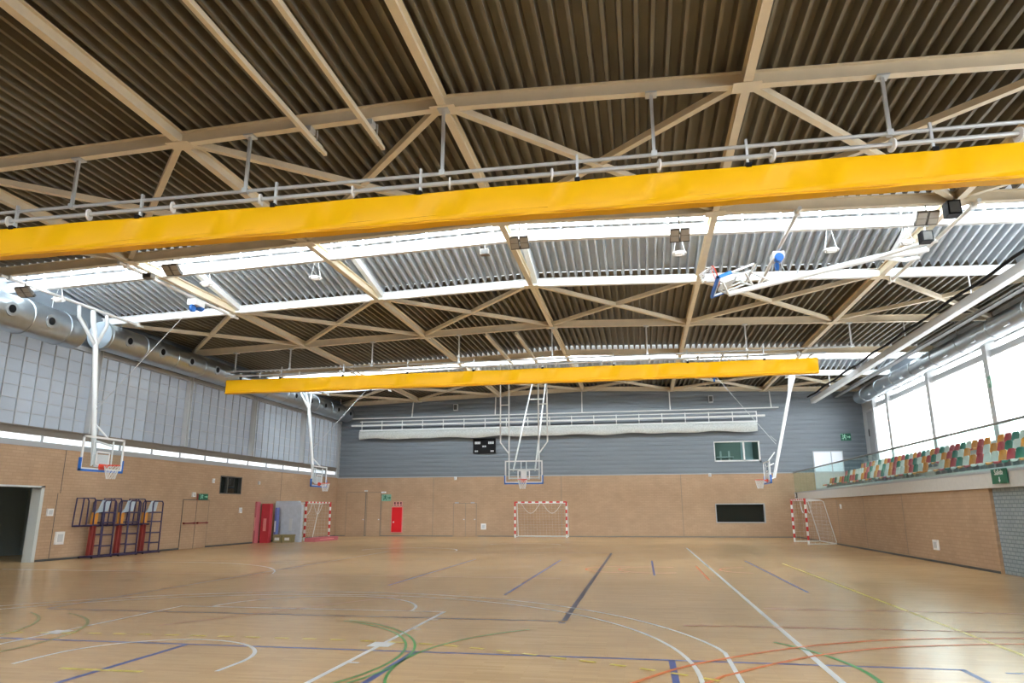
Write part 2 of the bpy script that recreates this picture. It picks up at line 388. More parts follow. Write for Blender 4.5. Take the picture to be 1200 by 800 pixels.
# flush double door in the left wall, with panic bar
d2 = empty('door_2', (XL, 28.85, 0)); tag(d2, kind='structure')
for a, b in ((27.9,28.83),(28.87,29.75)):
    mb = MB(); mb.box(XL, XL+.02, a, b, .01, 2.06); lf = obj('leaf', mb, M['brick_flush_y'], d2)
    mb = MB(); mb.tube([(XL+.09,a+.08,1.08),(XL+.09,b-.05,1.08)], .03); mb.box(XL+.02,XL+.09,a+.08,a+.13,1.04,1.12); mb.box(XL+.02,XL+.09,b-.12,b-.06,1.04,1.12); obj('panic_bar', mb, M['redpole'], lf)
mb = MB(); mb.box(XL, XL+.012, 27.87,27.9,0,2.09); mb.box(XL, XL+.012, 29.75,29.78,0,2.09); mb.box(XL, XL+.012, 27.87,29.78,2.06,2.09); mb.box(XL,XL+.012,28.83,28.87,0,2.06); obj('frame', mb, M['dark'], d2)
mb = MB(); mb.box(XL+.02, XL+.03, 28.8, 28.9, 2.06, 2.35); obj('conduit', mb, M['redpole'], d2)
# small window left
w3 = empty('window_3', (XL, 31.4, 2.38)); tag(w3, kind='structure')
mb = MB(); mb.box(XL-.2, XL-.17, 30.5, 32.35, 2.38, 3.22); obj('pane', mb, M['darkglass'], w3)
mb = MB()
for a,b,c,d in ((30.5,30.56,2.38,3.22),(32.29,32.35,2.38,3.22),(30.5,32.35,2.38,2.43),(30.5,32.35,3.17,3.22),(31.1,31.15,2.38,3.22)): mb.box(XL-.16,XL+.01,a,b,c,d)
obj('frame', mb, M['dark'], w3)

# far wall openings
w4 = empty('window_4', (5.7, YF, .85)); tag(w4, kind='structure')
mb = MB(); mb.box(4.25,7.04,YF+.2,YF+.22,.85,1.9); obj('pane', mb, M['darkglass'], w4)
mb = MB()
for a,b,c,d in ((4.25,4.3,.85,1.9),(6.98,7.04,.85,1.9),(4.25,7.04,.82,.87),(4.25,7.04,1.87,1.92)): mb.box(a,b,YF-.03,YF+.2,c,d)
obj('frame', mb, M['grey'], w4)
w5 = empty('window_5', (5.7, YF, 4.2)); tag(w5, kind='structure')
for a, b in ((4.45,6.08),(6.16,6.98)):
    mb = MB(); mb.box(a,b,YF+.12,YF+.13,4.42,5.5); obj('pane', mb, M['glass'], w5)
mb = MB()
for a,b,c,d in ((4.4,4.46,4.36,5.55),(6.96,7.05,4.36,5.55),(6.07,6.17,4.36,5.55),(4.4,7.05,4.36,4.44),(4.4,7.05,5.5,5.55)): mb.box(a,b,YF+.02,YF+.16,c,d)
obj('frame', mb, M['white'], w5)
mb = MB(); mb.box(4.4,7.05,YF-.04,YF+.2,4.2,4.24); mb.box(4.4,7.05,YF+.1,YF+.14,4.24,4.36); obj('apron', mb, M['cladding'], w5)
mb = MB(); mb.box(4,7.5,YF+2,YF+2.1,3.7,6); mb.box(4,4.1,YF+.3,YF+2,3.7,6); mb.box(7.4,7.5,YF+.3,YF+2,3.7,6); mb.box(4,7.5,YF+.3,YF+2,5.95,6.05); mb.box(4,7.5,YF+.3,YF+2,3.7,3.8); obj('office', mb, M['tealroom'], w5)
mb = MB(); mb.box(6.2,6.9,YF+1.9,YF+2,4.0,5.8); obj('screen', mb, M['bluegrey'], w5)
obj('added_fill_panel', office_fill, glow('office_fill', (.85,1,.95), 8), w5)  # glow added to lift the office interior, no known fitting
mb = MB(); mb.box(4.9,5.0,YF+1.6,YF+1.7,3.8,5.1); mb.box(4.7,5.7,YF+1.5,YF+1.8,4.7,4.76); mb.box(5.4,5.5,YF+1.6,YF+1.7,3.8,5.1); obj('furniture', mb, M['lgrey'], w5)
def flush_door(name, x0, xm, x1, h):
    d = empty(name, ((x0+x1)/2, YF, 0)); tag(d, kind='structure')
    for a, b in ((x0,xm-.012),(xm+.012,x1)):
        if b - a < .1: continue
        mb = MB(); mb.box(a,b,YF-.02,YF,.01,h); lf = obj('leaf', mb, M['brick_flush'], d)
        mb = MB(); mb.box(b-.12,b-.05,YF-.05,YF-.02,1.0,1.06); obj('handle', mb, M['lgrey'], lf)
    mb = MB(); mb.box(x0-.025,x0,YF-.012,YF,0,h+.02); mb.box(x1,x1+.025,YF-.012,YF,0,h+.02); mb.box(x0-.02,x1+.02,YF-.012,YF,h,h+.025); mb.box(xm-.012,xm+.012,YF-.01,YF,0,h)
    obj('frame', mb, M['brown'], d); return d
flush_door('door_3', -18.8, -17.52, -17.5, 2.72); flush_door('door_4', -17.4, -16.48, -16.45, 2.72)
d5 = flush_door('door_5', -11.64, -10.88, -10.2, 2.0)
for x in (-11.45, -10.42): mb = MB(); mb.box(x-.12,x+.12,YF-.06,YF,2.01,2.08); obj('door_closer', mb, M['grey'], d5)
# gallery door in the far wall
d6 = empty('door_6', (10.7, YF, 2.6)); tag(d6, kind='structure')
for a, b in ((10.0,10.92),(10.98,11.55)):
    mb = MB(); mb.box(a,b,YF-.07,YF-.05,3.7,4.82); obj('pane', mb, M['door_pane'], d6)
    mb = MB(); mb.box(a,b,YF-.07,YF-.04,2.6,3.65); obj('panel', mb, M['fascia'], d6)
mb = MB()
for a,b,c,d in ((9.95,10,2.6,4.86),(10.92,10.98,2.6,4.86),(11.55,11.6,2.6,4.86),(9.95,11.6,4.82,4.87),(9.95,11.6,3.65,3.7)): mb.box(a,b,YF-.08,YF-.036,c,d)
obj('frame', mb, M['lgrey'], d6)

# ------------------------------------------------------------------ ceiling
ceiling = empty('ceiling', (XRIDGE, 20, 9.2)); tag(ceiling, kind='structure')
PITCH_R = 5.4/21; DEP = .21
def deck(x0, x1, y0, y1, za, zb, m='deck', name='deck_sheet'):
    """corrugated sheet; za/zb = heights over beam underside at y0 / y1"""
    n = max(1, round((x1-x0)/PITCH_R)); p = (x1-x0)/n; prof = []
    for k in range(n):
        x = x0 + k*p
        prof += [(x, DEP), (x+p*.58, DEP), (x+p*.68, 0), (x+p*.90, 0)]
    prof.append((x1, DEP))
    mb = MB(); vs = []; fs = []
    for x, d in prof: vs += [(x, y0, zr(x)+za+d), (x, y1, zr(x)+zb+d)]
    for i in range(len(prof)-1): fs.append((2*i, 2*i+1, 2*i+3, 2*i+2))
    mb.add(vs, fs); return obj(name, mb, M[m], ceiling)
XS = [XL] + BX + [XB]
SAW = {0, 3, 6}                                    # bays with a north light
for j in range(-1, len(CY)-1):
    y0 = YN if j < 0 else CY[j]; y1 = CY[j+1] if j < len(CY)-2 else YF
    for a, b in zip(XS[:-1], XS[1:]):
        if j in SAW: deck(a, b, y0+.2, y1+.0, DH+1.05, DH+.02, 'deck_pale')
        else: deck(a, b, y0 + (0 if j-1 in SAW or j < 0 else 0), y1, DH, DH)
for j in SAW:
    y0, y1 = CY[j], CY[j+1]
    for a, b in zip(XS[:-1], XS[1:]):              # north-light glazing, each pane
        n = 3
        for k in range(n):
            xa, xb = a + (b-a)*k/n + .03, a + (b-a)*(k+1)/n - .03
            mb = MB(); vs = [(xa,y0+.2,zr(xa)+DH+.05),(xb,y0+.2,zr(xb)+DH+.05),(xb,y0+.2,zr(xb)+DH+1.12),(xa,y0+.2,zr(xa)+DH+1.12)]
            vs += [(x,y+.03,z) for x,y,z in vs]
            mb.add(vs, [(0,1,2,3),(7,6,5,4),(0,4,5,1),(1,5,6,2),(2,6,7,3),(3,7,4,0)]); obj('skylight_pane', mb, M['skylight'], ceiling)
            mb = MB(); mb.box(xb, xb+.06, y0+.16, y0+.26, zr(xb)+DH, zr(xb)+DH+1.1); obj('skylight_bar', mb, M['white_steel'], ceiling)
    for a, b in ((XL, XRIDGE), (XRIDGE, XB)):
        mb = MB(); za, zb = zr(a), zr(b)
        vs = [(a,y0+.12,za+DH),(b,y0+.12,zb+DH),(b,y0+.12,zb+DH+1.3),(a,y0+.12,za+DH+1.3)]
        mb.add(vs, [(0,1,2,3)]); obj('skylight_back', mb, M['white_steel'], ceiling)
        mb = MB(); mb.bar((a,y0+.2,za+DH+.04),(b,y0+.2,zb+DH+.04),.1,.1); obj('skylight_sill', mb, M['white_steel'], ceiling)
        # white baffle and tube beyond the beam
        yb = y0 + 1.3
        mb = MB(); mb.bar((a,yb,za+.17),(b,yb,zb+.17),.03,.30); mb.bar((a,yb+.07,za+.03),(b,yb+.07,zb+.03),.14,.025); obj('baffle', mb, M['white_steel'], ceiling)
        mb = MB(); mb.smooth = True; mb.tube([(a,yb-.1,za+.40),(b,yb-.1,zb+.40)], .055, 10); obj('baffle_tube', mb, M['white_steel'], ceiling)
    n = 34
    for k in range(n):
        x = XL + .5 + k*(XB-XL-1)/(n-1); mb = MB(); mb.box(x-.02,x+.02,y0+1.15,y0+1.31,zr(x)+.3,zr(x)+.47); obj('tube_clip', mb, M['galv'], ceiling)
    for x in BX:
        mb = MB(); mb.bar((x+.12,y0+.25,zr(x)+DH+.93),(x+.12,y1,zr(x)+DH-.06),.15,.2); obj('saw_rafter', mb, M['white_steel'], ceiling)
    for x in (XL+.02, XB-.02):                      # end wall of the north light
        mb = MB(); mb.add([(x,y0,zr(x)),(x,y1,zr(x)),(x,y1,zr(x)+DH+.4),(x,y0,zr(x)+DH+1.4)], [(0,1,2,3)]); obj('skylight_end', mb, M['cladding'], ceiling)
# main beams
for j, y in enumerate(CY):
    white = j in (4, 7)
    for a, b in ((XL, XRIDGE), (XRIDGE, XB)):
        mb = MB(); mb.ibeam((a,y,zr(a)),(b,y,zr(b)), .15, DH); obj('cross_beam', mb, M['white_steel'] if white else M['cream'], ceiling)
for x in BX:
    mb = MB(); mb.ibeam((x,YN,zr(x)+.005),(x,YF,zr(x)+.005), .155, DH-.02, tf=.02); obj('long_beam', mb, M['cream'], ceiling)
for j in (2, 4, 7):                                # braced bays
    y0, y1 = CY[j], CY[j+1]
    for a, b in zip(XS[:-1], XS[1:]):
        for (xa, ya, xb, yb, dz) in ((a,y0,b,y1,.02),(b,y0,a,y1,.05)):
            p = Vector((xa,ya,zr(xa)+.09+dz)); q = Vector((xb,yb,zr(xb)+.09+dz)); d = (q-p).normalized()*.14
            mb = MB(); mb.bar(p+d, q-d, .13, .13); obj('brace', mb, M['cream'], ceiling)
for y in CY[1:]:
    for x in BX:
        mb = MB(); mb.box(x-.24,x+.24,y-.16,y+.16,zr(x)-.012,zr(x)); obj('gusset', mb, M['cream'], ceiling)

# ------------------------------------------------------------------ right side: gallery
mb = MB(); mb.box(XR, XR+.3, 20.25, YF, 0, 2.12)
wall_right = obj('wall_right', mb, M['brick_y']); tag(wall_right, kind='structure')
mb = MB(); mb.box(XR+.08, XR+.3, 17.9, 20.25, 0, 2.12); obj('block_infill', mb, M['block'], wall_right)
mb = MB(); mb.box(XR, XR+.3, YN, 17.9, 0, 2.12); obj('brick_pier', mb, M['brick_y'], wall_right)
for y in (26.6, 31.0, 35.0): mb = MB(); mb.box(XR-.004, XR, y-.01, y+.01, 0, 2.1); obj('expansion_joint', mb, M['brown'], wall_right)
fg = empty('floor_gallery', (XR, 20, 2.1)); tag(fg, kind='structure')
mb = MB(); mb.box(XR, XB, YN, YF, 2.1, 2.5); obj('slab', mb, M['fascia'], fg)
mb = MB(); mb.box(XR-.06, XR, YN, YF, 2.10, 2.53); obj('edge_fascia', mb, M['fascia'], fg)
for i, (x0, z) in enumerate(((9.55,2.68),(10.35,3.05),(11.15,3.42),(11.95,3.5))):
    mb = MB(); mb.box(x0, XB, YN, 42.0, 2.5, z); obj('terrace', mb, M['lgrey'], fg)
mb = MB(); wall_boxes(mb, 'X', XB, .3, YN, YF, 2.5, 9.6, [(YN+.2,41.9,4.05,7.5)]); wall_back = obj('wall_gallery', mb, M['lgrey']); tag(wall_back, kind='structure')
w6 = empty('window_6', (XB, 30, 4.05)); tag(w6, kind='structure')
cols = [22.3, 27.72, 33.14, 38.5]
edges = [16.88] + cols + [40.7]
for a, b in zip(edges[:-1], edges[1:]):
    n = max(2, round((b-a)/.6)); 
    for k in range(n):
        ya, yb = a+(b-a)*k/n, a+(b-a)*(k+1)/n
        mb = MB(); mb.box(XB+.1, XB+.13, ya+.008, yb-.008, 4.05, 7.06); obj('pane', mb, M['winright'], w6)
        mb = MB(); mb.box(XB+.085, XB+.14, ya-.011, ya+.011, 4.05, 7.06); obj('mullion', mb, M['white'], w6)
    mb = MB(); mb.box(XB+.1, XB+.13, a+.02, b-.02, 7.22, 7.5); obj('top_pane', mb, M['winright'], w6)
mb = MB(); mb.box(XB+.1, XB+.13, YN+.2, 16.8, 4.05, 7.5); obj('pane', mb, M['winright'], w6)
mb = MB(); mb.box(XB+.1, XB+.13, 40.75, 41.9, 4.05, 7.06); obj('pane', mb, M['bluepane'], w6)
mb = MB(); mb.box(XB-.16, XB+.16, YN, 41.9, 7.04, 7.22); obj('transom', mb, M['lgrey'], w6)
mb = MB(); mb.tube([(XB-.2,YN,6.99),(XB-.2,41.9,6.99)], .045); obj('blind_tube', mb, M['lgrey'], w6)
for y in cols + [40.7]:
    mb = MB(); wd = .17 if y < 40 else .06; mb.box(XB-.34, XB+.1, y-wd, y+wd, 3.5, 7.55); obj('post', mb, M['lgrey'], w6)
mb = MB(); mb.box(XB-.03, XB, 42.0, 42.9, 3.4, 6.95); gp = obj('grey_door', mb, M['grey'], w6)
mb = MB(); mb.box(XB-.06, XB-.03, 42.75, 42.82, 5.6, 6.0); obj('handle', mb, M['black'], w6)
# balustrade
bal = empty('glass_balustrade', (XR, 30, 2.53)); tag(bal, 'frameless glass balustrade with thin grey handrail along the gallery edge', 'balustrade')
y = 6.15
while y < 43.5:
    mb = MB(); mb.box(XR-.035, XR-.02, y+.01, min(y+1.63,43.65)-.01, 2.45, 3.62); obj('glass_pane', mb, M['glass'], bal); y += 1.63
mb = MB(); mb.smooth = True; mb.tube([(XR-.03,6.15,3.65),(XR-.03,YF,3.65)], .034); obj('handrail', mb, M['handrail'], bal)
mb = MB(); mb.box(XR-.075, XR-.06, 6.15, YF, 2.47, 2.53); obj('base_clamp', mb, M['grey'], bal)

# ------------------------------------------------------------------ court lines (painted on the floor)
def ribbon(pts, w, z=.002):
    mb = MB(); P = [Vector((x,y,0)) for x,y in pts]; vs = []; fs = []
    for i, p in enumerate(P):
        d = (P[min(i+1,len(P)-1)] - P[max(i-1,0)]).normalized(); n = Vector((-d.y,d.x,0))*w/2
        vs += [(p.x-n.x,p.y-n.y,z),(p.x+n.x,p.y+n.y,z)]
    for i in range(len(P)-1): fs.append((2*i+1,2*i,2*i+2,2*i+3))
    return mb.add(vs, fs)
def line(pts, col, w=.05, z=.002): return obj('court_line', ribbon(pts, w, z), LINE[col], floor)
def arc(cx, cy, r, a0, a1, n=40): return [(cx+r*math.cos(math.radians(a0+(a1-a0)*i/n)), cy+r*math.sin(math.radians(a0+(a1-a0)*i/n))) for i in range(n+1)]
def crom(pts, n=8):
    out = []
    for i in range(len(pts)-1):
        p0, p1, p2, p3 = pts[max(i-1,0)], pts[i], pts[i+1], pts[min(i+2,len(pts)-1)]
        for k in range(n):
            t = k/n
            out.append(tuple(.5*((2*p1[c]) + (-p0[c]+p2[c])*t + (2*p0[c]-5*p1[c]+4*p2[c]-p3[c])*t*t + (-p0[c]+3*p1[c]-3*p2[c]+p3[c])*t**3) for c in (0,1)))
    return out + [pts[-1]]
line([(1.79,31.65),(1.79,2)], 'white', .07)
line([(-7.92,2),(-7.92,11.6)], 'white', .05); line([(-7.95,11.6),(-3.19,11.6)], 'white', .05); line([(-3.22,2),(-3.22,11.6)], 'white', .06)
line([(-3.36,8.75),(-3.08,8.75)], 'white', .3, .003); line([(-8.06,8.9),(-7.78,8.9)], 'white', .3, .003)
for y in (7.7, 9.9, 10.75): line([(-3.22,y),(-3.08,y)], 'white', .05, .0035)
line(arc(-5.57,11.6,1.78,0,180), 'white', .05, .0025)
line([(-6.77,7.05)] + arc(-5.57,7.5,1.2,180,0) + [(-4.37,7.08)], 'white', .05)
line([(.86,2)] + [(min(x,.86),y) for x,y in arc(-5.57,7.4,6.62,13,165,60)], 'white', .05, .0025)
line([(.49,2)] + [(min(x,.49),y) for x,y in arc(-5.57,7.55,6.06,1,165,60)], 'white', .05, .003)
line([(-9.6,27.66),(-1.21,27.66)], 'navy', .06)
line([(-1.21,27.66),(-1.21,10.95)], 'navy', .085, .0015); line([(-1.22,10.72),(-1.22,10.85)], 'navy', .1, .0015)
line([(-9.95,10.93),(-1.25,10.93)], 'navy', .06, .0015); line([(-10.0,10.94),(-10.05,27.7)], 'navy', .06, .0015)
line([(-13.5,8.39),(3.17,8.39)], 'blue', .06, .001); line([(3.14,8.39),(3.14,2)], 'blue', .06, .001); line([(3.5,8.3),(3.9,8.3)], 'blue', .05, .001)
for x in (-5.6, -2.68, .245): line([(x,8.39),(x,2)], 'blue', .07, .001)
for x, a, b in ((-2.69,14,23.76),(-5.55,15.4,23.8),(.23,18.6,23.75),(3.14,15.3,24.1)): line([(x,a),(x,b)], 'blue', .055, .001)
for cx, a0, a1, wd in ((-5.6,-30,66,.032),(.3,215,130,.032),(-.8,-25,38,.05)): line(arc(cx,7.85,2.95,a0,a1), 'green', wd, .0038)
line(arc(-5.6,7.85,2.84,-30,66), 'green', .032, .0038)
line(arc(-10.4,7.85,2.92,-25,66), 'olive', .045, .0038); line(arc(-11.4,7.9,3.0,-20,60), 'olive', .045, .0038)
line(crom([(-1.5,4.6),(-.6,6.5),(-.15,7.28),(.34,8.04),(.93,8.66),(1.73,9.35),(2.48,9.82),(3.27,10.16),(4.4,10.4),(6,10.5)]), 'orange', .05, .0045)
line(crom([(-.4,5.5),(.54,7.40),(.89,7.89),(1.41,8.47),(2.03,9.03),(2.99,9.6),(4.46,10.02),(6,10.15)]), 'orange', .05, .0045)
line([(.5,10.82),(7.5,10.95)], 'red', .045, .004); line([(1.9,12.77),(7.5,12.77)], 'red', .045, .004)
line([(-6.9,9.6),(-4.6,13.6)], 'red', .03, .0048)
line(arc(2.9,20.5,.9,100,260), 'orange', .06); line(arc(.3,20.3,1.0,60,300), 'orange', .06); line(arc(-.6,20.3,1.0,80,280), 'orange', .06); line([(1.46,17.5),(1.46,21.8)], 'orange', .05)
line([(-6.08,6.94),(-5.12,6.94)], 'yellow', .07); line([(4.1,23.2),(4.13,2)], 'yellow', .06)
line([(-18,17.9),(-13.6,17.9)], 'white', .05); line(arc(-14.5,16.0,5.2,20,120), 'white', .04); line(arc(-9.5,28.5,2.0,0,180), 'white', .05); line(arc(-5.5,33.2,1.8,20,160), 'white', .05)
line([(-16.5,22),(-9,22)], 'red', .04); line([(-14,17.5),(-2,17.5)], 'red', .035)
pts = crom([(-12,8.3),(-10,8.6),(-8.5,8.77),(-7.42,8.88),(-6.31,8.93),(-5.0,8.95),(-3.83,8.95),(-2.6,8.85),(-1.8,8.62),(-1.24,8.4),(-.41,8.06),(.08,7.82),(.63,7.5),(1.2,7.0)], 24)
acc = 0; cur = [pts[0]]; on = True
for a, b in zip(pts[:-1], pts[1:]):
    acc += math.dist(a, b); cur.append(b)
    if acc > (.17 if on else .16):
        if on: line(cur, 'yellow', .06, .0055)
        cur = [b]; acc = 0; on = not on

# ------------------------------------------------------------------ divider curtains and net
HANG = [-17.33,-14.75,-11.0,-7.2,-3.3,.48,4.25,8.04]
def curtain(Y, label, zc0=0):
    r = empty('divider_curtain', (-5.4, Y, 6.53)); tag(r, label, 'curtain', 'yellow divider curtains rolled up under the roof')
    x0, x1 = -17.65, 6.77
    prof = [(-.12,6.545),(-.125,6.59),(-.105,6.605),(-.11,6.68),(-.095,6.69),(-.11,7.10),(-.08,7.145),(.08,7.145),(.11,7.1),(.11,6.62),(.1,6.545)]
    mb = MB(); n = 90; vs = []; fs = []; m = len(prof)
    ph = [random.uniform(0,6) for _ in range(4)]
    for i in range(n+1):
        x = x0+(x1-x0)*i/n
        for k, (a, z) in enumerate(prof):
            wv = .012*math.sin(x*3.1+ph[0]+k) + .01*math.sin(x*7.3+ph[1]+.7*k)
            sg = .008*math.sin(x*1.1+ph[2]) if z < 6.7 else .008*math.sin(x*2.3+ph[3])
            vs.append((x, Y+a+(wv if 6.5 < z < 7.12 else 0), z+sg))
    for i in range(n):
        for k in range(m): fs.append((i*m+k, i*m+(k+1)%m, (i+1)*m+(k+1)%m, (i+1)*m+k))
    fs.append(tuple(range(m))); fs.append(tuple(range(n*m+m-1, n*m-1, -1)))
    mb.add(vs, fs); mb.smooth = True; obj('folded_fabric', mb, M['yellow'], r)
    mb = MB(); mb.smooth = True
    mb.tube([(x0+(x1-x0)*i/60, Y-.125+.01*math.sin(i*1.7+ph[1]), 6.575+.008*math.sin((x0+(x1-x0)*i/60)*1.1+ph[2])) for i in range(61)], .015, 6); obj('hem_rope', mb, M['yellow_dark'], r)
    mb = MB(); mb.smooth = True; mb.tube([(-17.75,Y,7.54),(8.15,Y,7.54)], .035); obj('upper_rail', mb, M['galv'], r)
    mb = MB(); mb.smooth = True; mb.tube([(-17.75,Y-.02,7.33),(7.1,Y-.02,7.33)], .045); obj('lower_rail', mb, M['galv'], r)
    for x in HANG:
        mb = MB(); mb.bar((x,Y,7.54),(x,Y,zr(x)),.055,.055); mb.box(x-.1,x+.1,Y-.1,Y+.1,zr(x)-.03,zr(x)); mb.box(x-.05,x+.05,Y-.05,Y+.05,7.5,7.6); obj('hanger', mb, M['galv'], r)
    x = -16.1
    while x < 7:
        mb = MB(); mb.smooth = True; mb.cyl((x,Y-.02,7.32),(1,.25,0),.115,.03); mb.cyl((x+.02,Y-.02,7.32),(1,.25,0),.03,.08); obj('pulley', mb, M['white'], r); x += 1.85
    x = -15.1
    while x < 7:
        mb = MB(); mb.box(x-.02,x+.02,Y-.04,Y+.02,7.12,7.66); ck = obj('strap', mb, M['galv'], r)
        mb = MB(); mb.box(x-.045,x+.045,Y-.12,Y-.02,7.12,7.19); obj('clamp', mb, M['black'], ck); x += 2.85
    return r
curtain(CY[2], 'long yellow curtain rolled up across the top of the picture, the nearest one')
curtain(CY[5], 'shorter looking yellow curtain rolled up farther away, in front of the corrugated wall')

r = empty('rolled_net', (-5.4, 43.1, 6.1)); tag(r, 'white protective net gathered under a tube frame across the corrugated far wall', 'net')
Y = 43.15; x0, x1 = -17.9, 6.9
mb = MB(); n = 110; vs = []; fs = []; m = 10
for i in range(n+1):
    x = x0+(x1-x0)*i/n; sag = .07*abs(math.sin(x*.75)) + .03*math.sin(x*2.3)
    for k in range(m):
        t = 2*PI*k/m; zz = math.sin(t)
        vs.append((x, Y+.16*math.cos(t)+.015*math.sin(x*9+k), 6.37+.25*zz-(sag if zz < .3 else 0)))
for i in range(n):
    for k in range(m): fs.append((i*m+k, (i+1)*m+k, (i+1)*m+(k+1)%m, i*m+(k+1)%m))
fs += [tuple(range(m)), tuple(range(n*m+m-1, n*m-1, -1))]
mb.add(vs, fs); mb.smooth = True; obj('gathered_net', mb, M['netroll'], r)
for z, rr, a, b in ((7.44,.035,-19.3,8.2),(7.22,.03,x0,x1),(6.98,.06,x0-.6,x1+.5),(6.64,.06,x0,x1)):
    mb = MB(); mb.smooth = True; mb.tube([(a,Y,z),(b,Y,z)], rr); obj('rail', mb, M['white_steel'], r)
x = x0+.15
while x < x1+.1:
    mb = MB(); mb.bar((x,Y-.06,6.6),(x,Y-.06,7.26),.05,.03); obj('upright', mb, M['white_steel'], r); x += 1.37
for x in (-19.2,-14.4,-8.9,-3.4,1.95,7.8):
    mb = MB(); mb.bar((x,Y+.03,7.44),(x,Y+.25,zr(x)+.01),.06,.06); obj('hanger', mb, M['white_steel'], r)

# ------------------------------------------------------------------ air ducts
def duct(name, x, z, R, y0, y1, label, nozz, nstep, ang, capnear=True, rect=False):
    r = empty(name, (x, (y0+y1)/2, z-R)); tag(r, label, 'air duct')
    mb = MB(); mb.smooth = True; mb.tube([(x,y0,z),(x,y1,z)], R, 36, caps=False); obj('pipe', mb, M['duct'], r)
    for yy in (y0, y1):
        mb = MB(); mb.smooth = True; mb.cyl((x,yy,z),(0,1,0),R*1.0,.03,36); obj('end_cap', mb, M['bluegrey'] if rect is False else M['duct'], r)
    y = y0+.1
    while y < y1:
        mb = MB(); mb.ring((x,y,z),(0,1,0),R,.025,36,6); obj('seam_ring', mb, M['duct'], r); y += nstep
    y = y0 + nstep*.5; d = Vector((math.cos(ang),0,math.sin(ang)))
    while y < y1 - .3:
        c = Vector((x,y,z)) + d*R
        if rect:
            mb = MB(); mb.bar(c-d*.05+Vector((0,-.16,0)), c-d*.05+Vector((0,.16,0)), .14, .16); nz = obj('nozzle', mb, M['grey'], r)
        else:
            mb = MB(); mb.smooth = True; mb.tube([c-d*.12,c+d*.0,c+d*.008],[.235,.215,.15],20); nz = obj('nozzle', mb, M['duct'], r)
            mb = MB(); mb.smooth = True; mb.tube([c-d*.02,c+d*.014],.125,20); obj('nozzle_hole', mb, M['black'], nz)
        y += nstep
    for yy in (y0+1, (y0+y1)/2, y1-1):
        mb = MB(); mb.tube([(x,yy,z+R-.02),(x,yy,zr(x)+DH)],.015,6); obj('hanger', mb, M['galv'], r)
    return r
duct('round_duct', -18.75, 7.5, .56, 7.575, 19.95, 'fat spiral steel duct with jet nozzles at the left picture edge', 1, 1.45, -.05)
duct('round_duct', -18.82, 7.72, .50, 21.2, 43.0, 'slimmer steel duct with pale blue end cap running along the left wall', 1, 1.85, -.05)
duct('round_duct', 12.2, 7.62, .36, 16, 41.3, 'grey round duct above the bright gallery windows', 1, 2.4, PI+.6, rect=True)

# ------------------------------------------------------------------ baskets hung from the roof
def backboard(root, x, zb, local=True, ax='x', parts=None):
    """board in the y-z plane at local x, facing +x; bottom at zb"""
    def P(name, mb, m, par=None):
        o = obj(name, mb, m, par or root, world=False); parts.append(o) if par is None else None; return o
    W, H = 1.8, 1.05
    mb = MB(); mb.box(x-.012, x+.0, -W/2+.05, W/2-.05, zb+.05, zb+H-.05); b = P('board_pane', mb, M['acrylic'])
    mb = MB()
    for a0,a1,c0,c1 in ((-W/2,W/2,zb,zb+.06),(-W/2,W/2,zb+H-.06,zb+H),(-W/2,-W/2+.06,zb,zb+H),(W/2-.06,W/2,zb,zb+H)): mb.box(x-.03,x+.012,a0,a1,c0,c1)
    P('board_frame', mb, M['white'])
    mb = MB()
    for a0,a1,c0,c1 in ((-.295,.295,zb+.15,zb+.20),(-.295,.295,zb+.55,zb+.60),(-.295,-.245,zb+.15,zb+.6),(.245,.295,zb+.15,zb+.6)): mb.box(x+.0,x+.004,a0,a1,c0,c1)
    P('target_square', mb, M['white'], b)
    mb = MB(); mb.box(x-.05,x+.03,-W/2-.03,W/2+.03,zb-.05,zb+.015); mb.box(x-.05,x+.03,-W/2-.03,-W/2+.02,zb-.05,zb+.36); mb.box(x-.05,x+.03,W/2-.02,W/2+.03,zb-.05,zb+.36)
    P('edge_padding', mb, M['blue'])
    mb = MB(); mb.smooth = True; c = (x+.15+.225,0,zb+.15); mb.ring(c,(0,0,1),.225,.016,24,6); mb.box(x,x+.17,-.1,.1,zb+.09,zb+.155); mb.box(x,x+.02,-.14,.14,zb+.02,zb+.2)
    rim = P('rim', mb, M['rim'])
    mb = MB(); n = 12
    for s in (1,-1):
        for k in range(n):
            pts = []
            for t in range(6):
                u = t/5; R = .225-.10*u; a = 2*PI*(k+s*t*.5)/n; pts.append((c[0]+R*math.cos(a), R*math.sin(a), c[2]-.42*u))
            mb.tube(pts,.007,3,caps=False)
    P('hoop_net', mb, M['netw'], rim)

